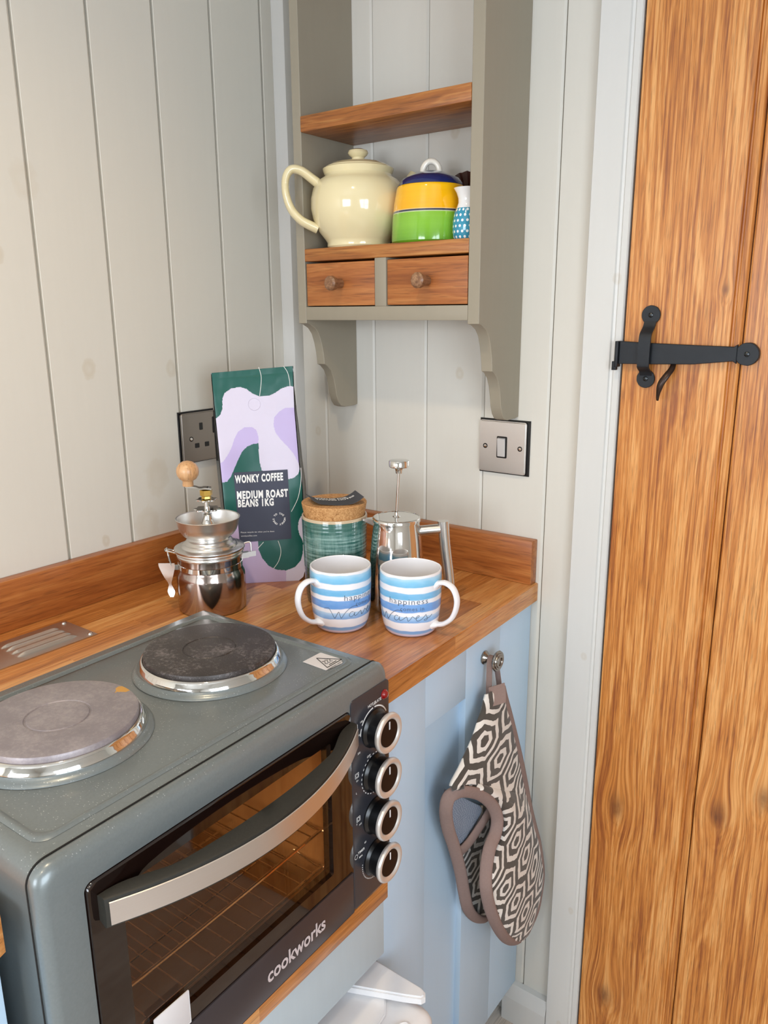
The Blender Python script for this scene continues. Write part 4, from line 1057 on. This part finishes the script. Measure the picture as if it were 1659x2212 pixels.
GL('bowl', [(.0290, .1120), (.0320, .1135), (.0380, .1175), (.0425, .1240), (.0452, .1320), (.0467, .1395), (.0478, .1420), (.0480, .1428), (.0474, .1434), (.0458, .1425), (.0444, .1325), (.0415, .1245), (.0370, .1185), (.0310, .1145), (0, .1140)], M_plate)
hub = GL('spindle', [(.0130, .1145), (.0130, .1230), (.0110, .1240), (.0115, .1300), (.0095, .1310), (.0085, .1330), (.0100, .1340), (.0080, .1380), (.0065, .1430), (.0062, .1480), (.0045, .1485), (.0038, .1700), (.0038, .1760)], M_chrome, n=40, angle=35)
# notched adjusting nuts
for zz_, r0, k_ in ((ZT + .1545, .0185, 8), (ZT + .1690, .0150, 6)):
    bm = B(); pts = []
    for i in range(96):
        a = 2 * pi * i / 96; r = r0 * (1 + .10 * cos(k_ * a)); pts.append((GX + r * cos(a), GY + r * sin(a)))
    prism(bm, pts, 'z', zz_, zz_ + .0022, .0007, 2); gr.part('adjusting_nut', bm, M_chrome, parent=hub)
GL('brass_nut', [(.0060, .1715), (.0075, .1720), (.0070, .1755), (.0078, .1765), (.0092, .1770), (.0092, .1850), (.0070, .1856), (0, .1858)], M_brass, parent=hub, n=6, angle=20, label='brass hexagonal nut')
gc = Vector((1.080 - GX, -1.150 - GY, 0)).normalized(); grr = Vector((-gc.y, gc.x, 0))
def GP(a, z, b=0.0): return Vector((GX, GY, 0)) + grr * a + gc * b + Vector((0, 0, z))
bm = B(); path = smoothpath([GP(.008, 1.0870), GP(-.002, 1.0885), GP(-.009, 1.0880), GP(-.016, 1.0905), GP(-.030, 1.0920)], 6)
strip(bm, path, gc, [(0, 0, 1)] * len(path), [.016 - .006 * i / (len(path) - 1) for i in range(len(path))], .0022); cr = gr.part('crank_arm', bm, M_chrome)
ax = Vector((.045, 0, 1)); kd = (grr * -.02 * 0 + grr * -.0 + Vector((0, 0, 1)) + grr * .03).normalized()
mt = Matrix.Translation(GP(-.0255, 1.0925)) @ kd.to_track_quat('Z', 'Y').to_matrix().to_4x4()
bm = B(); prof = [(0, 0), (.0078, 0), (.0082, .001), (.0078, .0070), (.0085, .0085), (.0125, .0112), (.0157, .0165), (.0166, .0220), (.0157, .0278), (.0125, .0330), (.0075, .0365), (.003, .0378), (0, .0380)]
lathe(bm, prof, n=48); bmesh.ops.transform(bm, matrix=mt, verts=bm.verts)
M_beech = wood('beech_ball', 'b5804e', 'd2a272', 'e0b78a', 'Z', rough=.35, fine=.8, contrast=.7)
gr.part('ball_knob', bm, M_beech, parent=cr, label='turned wooden ball')
# wire clip on the left, hinge on the right
bm = B()
for b in (-.0055, .0055):
    tube(bm, smoothpath([GP(-.0480, .9900, b), GP(-.0560, .9935, b), GP(-.0650, .9960, b * .9)], 5), .0013, 8)
tube(bm, [GP(-.0650, .9960, .005), GP(-.0655, .9965, 0), GP(-.0650, .9960, -.005)], .0013, 8)
path = smoothpath([GP(-.0560, .9640, .004), GP(-.0600, .9830, .0045), GP(-.0625, .9965, .004), GP(-.0630, .9985, 0), GP(-.0630, .9960, -.004), GP(-.0620, .9830, -.0045), GP(-.0600, .9700, -.004)], 6)
tube(bm, path, .0013, 8)
wire = gr.part('wire_bail', bm, M_chrome, parent=can)
bm = B()
path = smoothpath([GP(-.0650, .9760, .003), GP(-.0645, .9690, .003), GP(-.0635, .9550, .003), GP(-.0620, .9430, .002), GP(-.0612, .9365, .002), GP(-.0608, .9300, .003), GP(-.0604, .9225, .005)], 6); m_ = len(path)
wk = [.0245, .0235, .0140, .0045, .0080, .0110, .0050]
wd = [p.x for p in smoothpath([Vector((q, 0, 0)) for q in wk], 6)]
strip(bm, path, [grr + gc * .25] * m_, [gc - grr * .25] * m_, wd, .0014)
box_c = GP(-.0540, .9700)
strip(bm, [GP(-.0470, .9680, .002), GP(-.0600, .9690, .002)], (0, 0, 1), gc, .0075, .0030)
gr.part('clip_lever', bm, M_steel, parent=can)
bm = B()
strip(bm, [GP(.0470, .9790, 0), GP(.0580, .9800, 0)], (0, 0, 1), gc, .0085, .0090)
strip(bm, [GP(.0560, .9805, .004), GP(.0690, .9820, .004)], (0, 0, 1), gc, .0080, .0014)
tube(bm, smoothpath([GP(.0500, .9850, -.003), GP(.0510, .9960, -.003), GP(.0590, .9985, -.003), GP(.0620, .9960, -.002), GP(.0620, .9820, 0)], 4), .0012, 8)
gr.part('hinge', bm, M_plate, parent=can)

# --- coffee bag leaning in the corner
B0 = Vector((.13010931, -.30533458, ZT)); E_ = Vector((.70897016, .70523848, 0)); UP = Vector((-.09815023, .09866958, .99026807)); NN = Vector((.69837515, -.70207051, .1391731))
NH = Vector((.70523848, -.70897016, 0))
PA = [[-0.0202,0.3654],[-0.0136,0.2772],[-0.0116,0.2771],[-0.0053,0.2821],[-0.0013,0.2922],[-0.0005,0.3084],[0.0035,0.3175],[0.014,0.3244],[0.0282,0.3267],[0.0382,0.3235],[0.048,0.3159],[0.06,0.3106],[0.0744,0.3113],[0.0848,0.3158],[0.0954,0.3227],[0.1058,0.326],[0.1244,0.3262],[0.1359,0.3671]]
PB1 = [[0.1292,0.2907],[0.1137,0.2911],[0.1002,0.2908],[0.0897,0.2848],[0.0821,0.2758],[0.0802,0.2634],[0.0831,0.2509],[0.0909,0.2393],[0.1018,0.2275],[0.1117,0.2147],[0.1184,0.1998],[0.1319,0.1973]]
PB2 = [[0.0546,0.2341],[0.0547,0.2455],[0.0519,0.2559],[0.0446,0.2613],[0.0333,0.2612],[0.0218,0.2537],[0.0157,0.2425],[0.0104,0.2282],[0.0048,0.2181],[-0.0039,0.206],[-0.0144,0.2001],[-0.0138,0.1711],[-0.0077,0.1708],[0.0006,0.1726],[0.0071,0.1807],[0.0139,0.195],[0.0207,0.2093],[0.0274,0.2215],[0.036,0.2295],[0.0464,0.2334]]
PC = [[0.0546,0.2341],[0.0464,0.2334],[0.036,0.2295],[0.0274,0.2215],[0.0207,0.2093],[0.0139,0.195],[0.0071,0.1807],[0.0006,0.1726],[-0.0138,0.1711],[-0.0164,0.1169],[0.0119,0.1093],[0.0469,0.0824],[0.0463,0.0696],[0.0468,0.0568],[0.0524,0.0416],[0.0623,0.0282],[0.0746,0.0211],[0.0913,0.0187],[0.1063,0.0238],[0.1163,0.034],[0.1203,0.0468],[0.1216,0.0639],[0.1207,0.0682],[0.1159,0.0792],[0.1136,0.09],[0.1157,0.1027],[0.1213,0.112],[0.1351,0.1125],[0.1381,0.195],[0.1212,0.1913],[0.1177,0.1809],[0.1102,0.1749],[0.1017,0.1731],[0.0578,0.1893],[0.0553,0.2019],[0.0543,0.2165]]
PP_ = [[-0.0209,0.1097],[0.0119,0.1089],[0.0463,0.0696],[0.0468,0.0568],[0.0524,0.0416],[0.0623,0.0282],[0.0746,0.0211],[0.0913,0.0187],[0.0897,-0.0208],[-0.027,-0.0141]]
def densify(P):
    return [(p.x, p.y) for p in smoothpath([Vector((a, b, 0)) for a, b in P], 6, True)]
def inside(pt, P):
    x, y = pt; c = False; j = len(P) - 1
    for i in range(len(P)):
        xi, yi = P[i]; xj, yj = P[j]
        if (yi > y) != (yj > y) and x < (xj - xi) * (y - yi) / (yj - yi) + xi: c = not c
        j = i
    return c
shapes = [(P, idx, (min(p[0] for p in P), max(p[0] for p in P), min(p[1] for p in P), max(p[1] for p in P))) for P, idx in ((PA, 1), (PB1, 2), (densify(PB2[:11]) if False else PB2, 2), (PC, 1), (PP_, 3))]
LE = [(0, .0), (.02, -.0012), (.171, -.0077), (.276, -.0126), (.350, -.0159)]
RE = [(0, .1120), (.006, .1195), (.0185, .1238), (.053, .1235), (.160, .1232), (.198, .1194), (.285, .1155), (.359, .1153)]
def interp(T_, h):
    for (a, u), (b, v) in zip(T_, T_[1:]):
        if h <= b: return u + (v - u) * (h - a) / (b - a)
    return T_[-1][1]
def bagF(s, h):
    """s 0..1 across, h height: local (a,b,bulge)"""
    l, r = interp(LE, h), interp(RE, h); top = .350 + .009 * s
    hh = min(h / .355, 1) * top if h > .30 else h
    a = l + (r - l) * s
    bul = .0045 * sin(pi * s) ** .7 * sin(pi * min(1, h / .345)) ** .6
    bul += .0006 * noise.noise(Vector((a * 40, hh * 28, 1.3))) * min(1, h / .05) + .0005 * noise.noise(Vector((a * 90, hh * 60, 5.3))) * (1 if h > .28 else .25)
    ed = min(s, 1 - s)
    return a, hh, bul
NS, NHH = 150, 400
bm = B(); grid = []
for j in range(NHH + 1):
    h = .355 * j / NHH; row = []
    for i in range(NS + 1):
        a, hh, bul = bagF(i / NS, h); row.append((bm.verts.new(B0 + E_ * a + UP * hh + NN * bul), a, hh))
    grid.append(row)
for j in range(NHH):
    for i in range(NS):
        f_ = bm.faces.new((grid[j][i][0], grid[j][i + 1][0], grid[j + 1][i + 1][0], grid[j + 1][i][0]))
        a = (grid[j][i][1] + grid[j + 1][i + 1][1]) / 2; hh = (grid[j][i][2] + grid[j + 1][i + 1][2]) / 2
        for P, idx, bb in shapes:
            if bb[0] <= a <= bb[1] and bb[2] <= hh <= bb[3] and inside((a, hh), P): f_.material_index = idx; break
# back and black side gussets
def backP(s, h):
    a, hh, _ = bagF(s, h); dep = .072 * (1 - (h / .355) ** 1.3) + .0015
    z = UP * hh; p = B0 + E_ * a + UP * hh - NH * dep; p.z = max(p.z, ZT) if h > 0 else ZT
    if h == 0: p = B0 + E_ * a - NH * dep
    return p
NB = 30; bk = []
for j in range(NB + 1):
    h = .355 * j / NB; bk.append([backP(i / 8, h) for i in range(9)])
vb = [[bm.verts.new(p) for p in row] for row in bk]
for j in range(NB):
    for i in range(8):
        f_ = bm.faces.new((vb[j][i], vb[j + 1][i], vb[j + 1][i + 1], vb[j][i + 1])); f_.material_index = 4
for side_, gi, bi in ((0, 0, 0), (1, NS, 8)):
    mids = []
    for j in range(NB + 1):
        h = .355 * j / NB; fr = grid[round(j * NHH / NB)][gi][0].co; b_ = bk[j][bi]
        inn = E_ * (.0075 * (-1 if side_ == 0 else 1)) * sin(pi * min(1, .08 + h / .355)) ** .6
        m1 = bm.verts.new(fr.lerp(b_, .32) + inn); f1 = bm.verts.new(fr + (E_ * (-.0012 if side_ == 0 else .0012)) - NN * .0008); mids.append((f1, m1, vb[j][bi]))
    for j in range(NB):
        for a_, b_ in ((0, 1), (1, 2)):
            q = (mids[j][a_], mids[j][b_], mids[j + 1][b_], mids[j + 1][a_])
            f_ = bm.faces.new(q if side_ else q[::-1]); f_.material_index = 4
film = lambda n_, c_, r_: plain(n_, c_, rough=r_, var=.03, scale=12, coat=.12, coat_rough=.2, spec=.35)
M_foil = [film('pale_lilac_film', 'd3cde0', .5), film('green_film', '0d564c', .38), film('lilac_film', 'bfb0dc', .5), film('lilac_film_pink_reflection', 'c2aed0', .5), glaze('black_film', '17191c', rough=.25)]  # the lower lilac print has a pinkish reflection mixed into its colour
bagT = Thing('coffee_bag', 'tall lilac and green coffee bag with a dark label, leaning in the corner', 'coffee bag', tuple(B0))
bagm = bagT.part('bag_body', bm, M_foil, angle=60)
def bagpt(a, b, off=.0):
    h = b if b < .30 else b
    l, r = interp(LE, h), interp(RE, h); s = min(1, max(0, (a - l) / (r - l)))
    bul = .0045 * sin(pi * s) ** .7 * sin(pi * min(1, h / .345)) ** .6
    bul += .0006 * noise.noise(Vector((a * 40, b * 28, 1.3))) + .0005 * noise.noise(Vector((a * 90, b * 60, 5.3))) * (1 if h > .28 else .25)
    return B0 + E_ * a + UP * b + NN * (bul + off)
bm = B(); q0, q1, q2, q3 = (.0163, .0706), (.1023, .0727), (.1003, .1893), (.0115, .1872)
NU = 24; gg = []
for j in range(NU + 1):
    t = j / NU; row = []
    for i in range(NU + 1):
        s = i / NU
        a = (1 - t) * ((1 - s) * q0[0] + s * q1[0]) + t * ((1 - s) * q3[0] + s * q2[0]); b = (1 - t) * ((1 - s) * q0[1] + s * q1[1]) + t * ((1 - s) * q3[1] + s * q2[1])
        row.append(bm.verts.new(bagpt(a, b, .0009)))
    gg.append(row)
for j in range(NU):
    for i in range(NU): bm.faces.new((gg[j][i], gg[j][i + 1], gg[j + 1][i + 1], gg[j + 1][i]))
lab = bagT.part('label', bm, plain('navy_grey_label', '363a4d', rough=.55), parent=bagm, label='dark navy paper label')
bm = B()
def line(s, p0, size, slope, width, bold):
    # fit to width
    tmp = B(); text_bm(tmp, s, 1.0, lambda x, y: (x, y, 0), bold, spacing=1.16); xs = [v.co.x for v in tmp.verts]; k = width / (max(xs) - min(xs)); tmp.free()
    text_bm(bm, s, 1.0, lambda x, y: bagpt(p0[0] + (x * k) , p0[1] + y * size + slope * x * k, .0014), bold, spacing=1.16)
line('WONKY COFFEE', (.0140, .1700), .0172, .028, .0790, .045)
line('MEDIUM ROAST', (.0152, .1436), .0172, .012, .0840, .045)
line('BEANS 1KG', (.0160, .1300), .0165, .012, .0590, .045)
line('Please recycle me when you\'re done', (.0188, .0860), .0034, -.004, .0550, .0)
line('wonkycoffee.com', (.0190, .0800), .0034, -.004, .0260, .0)
ring = 'TO THE WONKY ONES '
for i, ch in enumerate(ring):
    if ch == ' ': continue
    al = radians(140) - 2 * pi * i / len(ring); rc = .0078
    cx_, cy_ = .0830 + rc * cos(al), .1072 + rc * sin(al); th_ = al - pi / 2
    text_bm(bm, ch, .0042, lambda x, y: bagpt(cx_ + x * cos(th_) - y * sin(th_), cy_ + x * sin(th_) + y * cos(th_), .0014), .03, align='CENTER')
bagT.part('label_lettering', bm, M_white, parent=lab, smooth=False)
bm = B()
for P in ([[0.0602,0.358],[0.0635,0.3437],[0.0624,0.3275],[0.0596,0.3112]], [[0.1006,0.3590],[0.1067,0.3491],[0.1093,0.3368],[0.1099,0.3265]], [[0.1225,0.1912],[0.1225,0.1765],[0.1205,0.1597],[0.115,0.1388],[0.1037,0.1181]], [[0.0798,0.0702],[0.0834,0.0572],[0.083,0.0465],[0.0783,0.0338],[0.0705,0.0235]], [[0.0557,0.0692],[0.0459,0.059]]):
    pth = smoothpath([Vector((a, b, 0)) for a, b in P], 6); bm = B(); tube(bm, [bagpt(p.x, p.y, .0003) for p in pth], .0005, 5)
    bagT.part('printed_line', bm, M_white, parent=bagm)
bm = B(); pth = [bagpt(.0503 + .0098 * cos(a), .2981 + .0098 * sin(a), .0001) for a in [2 * pi * i / 40 for i in range(40)]]
tube(bm, pth, .0006, 6, closed=True); bagT.part('valve', bm, M_foil[0], parent=bagm)

# ================================================================== OVEN GLOVE hanging from the cabinet knob
GROWS = [[[0.556,-0.1984,0.7817],[0.55,-0.1384,0.7626]],[[0.558,-0.2147,0.7587],[0.551,-0.1139,0.7117]],[[0.562,-0.2462,0.7326],[0.553,-0.0947,0.6574]],[[0.566,-0.2847,0.7116],[0.556,-0.0786,0.6074]],[[0.57,-0.3182,0.6972],[0.558,-0.0679,0.5717]],[[0.574,-0.3059,0.6892],[0.56,-0.0634,0.5522]],[[0.578,-0.2869,0.6813],[0.562,-0.061,0.5372]],[[0.584,-0.2596,0.6651],[0.564,-0.0584,0.5212]],[[0.589,-0.2284,0.6368],[0.566,-0.0539,0.504]],[[0.592,-0.2046,0.6055],[0.568,-0.0472,0.4826]],[[0.593,-0.1957,0.5755],[0.571,-0.0402,0.4565]],[[0.593,-0.2063,0.5546],[0.574,-0.0316,0.4337]],[[0.594,-0.2292,0.5404],[0.579,-0.0259,0.401]],[[0.6,-0.2504,0.5225],[0.583,-0.0233,0.3655]],[[0.6,-0.2472,0.49],[0.587,-0.0363,0.3373]],[[0.6,-0.2318,0.4457],[0.59,-0.0588,0.3146]],[[0.6,-0.2063,0.3946],[0.592,-0.0865,0.2969]],[[0.598,-0.1711,0.3441],[0.595,-0.1243,0.3037]]]
GBAND = [[0.553,-0.1654,0.3525],[0.553,-0.1973,0.3773],[0.553,-0.2253,0.4143],[0.554,-0.2414,0.4563],[0.555,-0.2574,0.5097],[0.557,-0.2798,0.5657],[0.56,-0.3026,0.6124],[0.564,-0.3161,0.6511],[0.568,-0.3145,0.6743],[0.577,-0.3018,0.6792],[0.583,-0.2753,0.6663],[0.588,-0.2494,0.6464],[0.592,-0.2272,0.6199],[0.594,-0.2162,0.592],[0.594,-0.2208,0.5704],[0.595,-0.2403,0.5544],[0.597,-0.2523,0.5264],[0.601,-0.258,0.4994],[0.601,-0.2443,0.4568],[0.601,-0.2161,0.4005],[0.6,-0.1782,0.347],[0.598,-0.1358,0.3112],[0.594,-0.0885,0.2936]]
GEDGE = [[0.594,-0.0885,0.2936],[0.591,-0.053,0.309],[0.588,-0.0366,0.338],[0.584,-0.0265,0.3681],[0.58,-0.0301,0.4041],[0.574,-0.0337,0.4369],[0.57,-0.0429,0.4688],[0.565,-0.0543,0.5111],[0.56,-0.0638,0.5569],[0.556,-0.0789,0.6119],[0.553,-0.0967,0.6634],[0.551,-0.1136,0.7074],[0.55,-0.1314,0.7476],[0.551,-0.1439,0.7732]]
GBACK = [[[0.546,-0.2847,0.635],[0.542,-0.1163,0.5385]],[[0.545,-0.2753,0.5817],[0.541,-0.111,0.4812]],[[0.544,-0.2551,0.5363],[0.54,-0.1017,0.4383]],[[0.543,-0.2354,0.4854],[0.54,-0.092,0.3899]],[[0.542,-0.2207,0.4361],[0.54,-0.0838,0.3414]],[[0.542,-0.206,0.3949],[0.54,-0.087,0.3096]],[[0.542,-0.1743,0.3568],[0.54,-0.1157,0.3117]]]
CAMP = Vector((1.080, -1.150, 1.342))   # the side from which the padding bulges
g = G('hexagon_print_cotton'); u_, v_, w__ = g.sep(g.uv())
def hexd(g, px, py):
    ax = g.math('ABSOLUTE', px); ay = g.math('ABSOLUTE', py)
    return g.math('MAXIMUM', ax, g.math('ADD', g.math('MULTIPLY', ax, .5), g.math('MULTIPLY', ay, .8660254)))
S3 = 1.7320508
wn = g.math('MULTIPLY', g.math('SUBTRACT', g.noise(g.uv(), 55, 2), .5), .006)
px = g.math('ADD', g.math('DIVIDE', g.math('ADD', u_, wn), .058), 40.0); py = g.math('ADD', g.math('DIVIDE', g.math('ADD', v_, wn), .058), 40.0)
ax_ = g.math('SUBTRACT', g.math('MODULO', px, 1.0), .5); ay_ = g.math('SUBTRACT', g.math('MODULO', py, S3), S3 / 2)
bx_ = g.math('SUBTRACT', g.math('MODULO', g.math('SUBTRACT', px, .5), 1.0), .5); by_ = g.math('SUBTRACT', g.math('MODULO', g.math('SUBTRACT', py, S3 / 2), S3), S3 / 2)
hd_ = g.math('MINIMUM', hexd(g, ax_, ay_), hexd(g, bx_, by_))
hc = g.ramp(hd_, [(0, '4b4641'), (.115, 'ece8e2'), (.215, '4f4a45'), (.335, 'ece8e2'), (.430, '4b4641')], 'CONSTANT')
weave = g.noise(g.map(g.uv(), (900, 900, 900)), 1, 2, .5)
hc = g.mix(g.math('MULTIPLY', weave, .25), hc, lin('b0a9a0'), 'SOFT_LIGHT')
M_hex = g.set(color=hc, rough=.9, sheen=.2, normal=g.bump(weave, .25, .0004))
M_trimf = plain('taupe_binding', '8d7770', rough=.95, var=.12, scale=260, bump=.3)
g = G('crosshatch_lining'); u_, v_, w__ = g.sep(g.uv())
wob = g.noise(g.uv(), 60, 2)
l1 = g.math('ABSOLUTE', g.math('SINE', g.math('ADD', g.math('MULTIPLY', u_, 900), g.math('MULTIPLY', wob, 9))))
l2 = g.math('ABSOLUTE', g.math('SINE', g.math('ADD', g.math('MULTIPLY', v_, 900), g.math('MULTIPLY', wob, 9))))
ln = g.math('GREATER_THAN', g.math('MAXIMUM', l1, l2), .965)
M_lin = g.set(color=g.mix(g.math('MULTIPLY', ln, .5), lin('7d889a'), lin('c3cad6')), rough=.95)

def sheet(bm, rows, nu, nv, bulge, uvoff=(0, 0), quilt=.045, thick=.006, flip=False, uvs=1.0, midshift=None):
    """rows of (left,right) points -> smooth padded sheet with UVs in metres"""
    Ls = smoothpath([Vector(a) for a, b in rows], nv); Rs = smoothpath([Vector(b) for a, b in rows], nv)
    uvl = bm.loops.layers.uv.verify(); grid = []; acc = 0; nrm = None
    n = len(Ls)
    for j in range(n):
        if j: acc += ((Rs[j] - Rs[j - 1]).length * .75 + (Ls[j] - Ls[j - 1]).length * .25)
        A, Bq = Ls[j], Rs[j]; wlen = (Bq - A).length
        mid = (A + Bq) / 2; out = (CAMP - mid).normalized()
        ac = (Bq - A).normalized(); dn = (Rs[min(j + 1, n - 1)] - Rs[max(j - 1, 0)]).normalized()
        nr = dn.cross(ac)
        if nr.dot(out) < 0: nr = -nr
        nr = (nr * .35 + out).normalized()
        row = []
        for i in range(nu + 1):
            s = i / nu
            p = A.lerp(Bq, s)
            bu = bulge * min(1, wlen / .18) * sin(pi * min(1, max(0, s))) ** .65
            q1 = abs(sin(pi * (acc) / quilt)) ** .35
            pad = .0030 * (q1 - .7) * min(1, 6 * min(s, 1 - s)) + .0022 * noise.noise(Vector((s * 6, acc * 30, bulge * 99)))
            p = p + nr * (bu + pad)
            uh = p.x * .80 + p.y * .60; e_ = min(1, max(0, (.67 - p.z) / .10)); e_ = e_ * e_ * (3 - 2 * e_)
            row.append((bm.verts.new(p), (.38 + (uh - .38) * (1 + .30 * e_) + uvoff[0], p.z * 1.03 + uvoff[1])))
        grid.append(row)
    for j in range(n - 1):
        for i in range(nu):
            q = [grid[j][i], grid[j][i + 1], grid[j + 1][i + 1], grid[j + 1][i]]
            if flip: q = q[::-1]
            f_ = bm.faces.new([k[0] for k in q])
            for lp, k in zip(f_.loops, q): lp[uvl].uv = k[1]
    return grid
gl = Thing('oven_glove', 'double oven glove in grey and white hexagon print hanging from the cabinet knob', 'oven glove', (.57, -.20, .29))
bm = B(); sheet(bm, GROWS, 26, 7, .022, quilt=.046)
ow = gl.part('outer_pad', bm, M_hex, angle=80)
md = ow.modifiers.new('thickness', 'SOLIDIFY'); md.thickness = .006; md.offset = -1
bm = B(); grid = sheet(bm, GBACK, 16, 6, .004, quilt=.05)
bk_ = gl.part('back_pad', bm, M_hex, angle=80)
md = bk_.modifiers.new('thickness', 'SOLIDIFY'); md.thickness = .005; md.offset = 0
# lining of the pocket inside the fold, above the slanting pocket edge
bm = B(); L_ = [((.5560, -.3085, .6800), (.5600, -.2120, .6000)), ((.5500, -.3020, .6500), (.5580, -.2000, .5850)), ((.5490, -.2900, .6130), (.5560, -.2050, .5700)), ((.5480, -.2760, .5800), (.5540, -.2180, .5580)), ((.5475, -.2620, .5500), (.5520, -.2350, .5490))]
sheet(bm, L_, 14, 6, .007, quilt=.034); gl.part('lining', bm, M_lin, angle=80, label='blue grey crosshatched lining')
bm = B(); tube(bm, smoothpath([(.5530, -.2610, .5400), (.5590, -.2380, .5500), (.5650, -.2080, .5700), (.5680, -.1850, .5850)], 6), .0085, 12, flat=(.5, 1), up=(1, -.4, 0)); gl.part('pocket_binding', bm, M_trimf)
bm = B(); tube(bm, smoothpath(GBAND, 6), .0098, 14, flat=(.42, 1.0), up=(.45, -.85, .2)); gl.part('edge_binding', bm, M_trimf, angle=80, label='taupe edge binding')
bm = B(); ge = smoothpath([(x + min(.005, .001 * i), y - min(.004, .0008 * i), z) for i, (x, y, z) in enumerate(GEDGE)], 6)
tube(bm, ge, [.0045 + .004 * min(1, i / 30) for i in range(len(ge))], 12, flat=(.7, 1.0), up=(.5, -.8, .2)); gl.part('edge_binding', bm, M_trimf, angle=80)
# hanging loop over the knob stem
bm = B(); lp = smoothpath([(.5525, -.1780, .7720), (.5515, -.1765, .7900), (.5495, -.1725, .8150), (.5480, -.1685, .8260), (.5475, -.1630, .8290), (.5480, -.1575, .8265), (.5505, -.1540, .8150), (.5530, -.1500, .7900), (.5535, -.1450, .7700)], 6)
strip(bm, lp, [(1, 0, 0)] * len(lp), [(0, 1, 0)] * len(lp), .0090, .0016)
lo = gl.part('hanging_loop', bm, M_trimf, label='taupe tape loop')
bm = B(); strip(bm, smoothpath([(.5640, -.1760, .7900), (.5680, -.1790, .7780), (.5720, -.1860, .7640)], 4), (.62, .66, .2), (.8, -.55, .3), .026, .0022); gl.part('top_binding', bm, M_trimf)
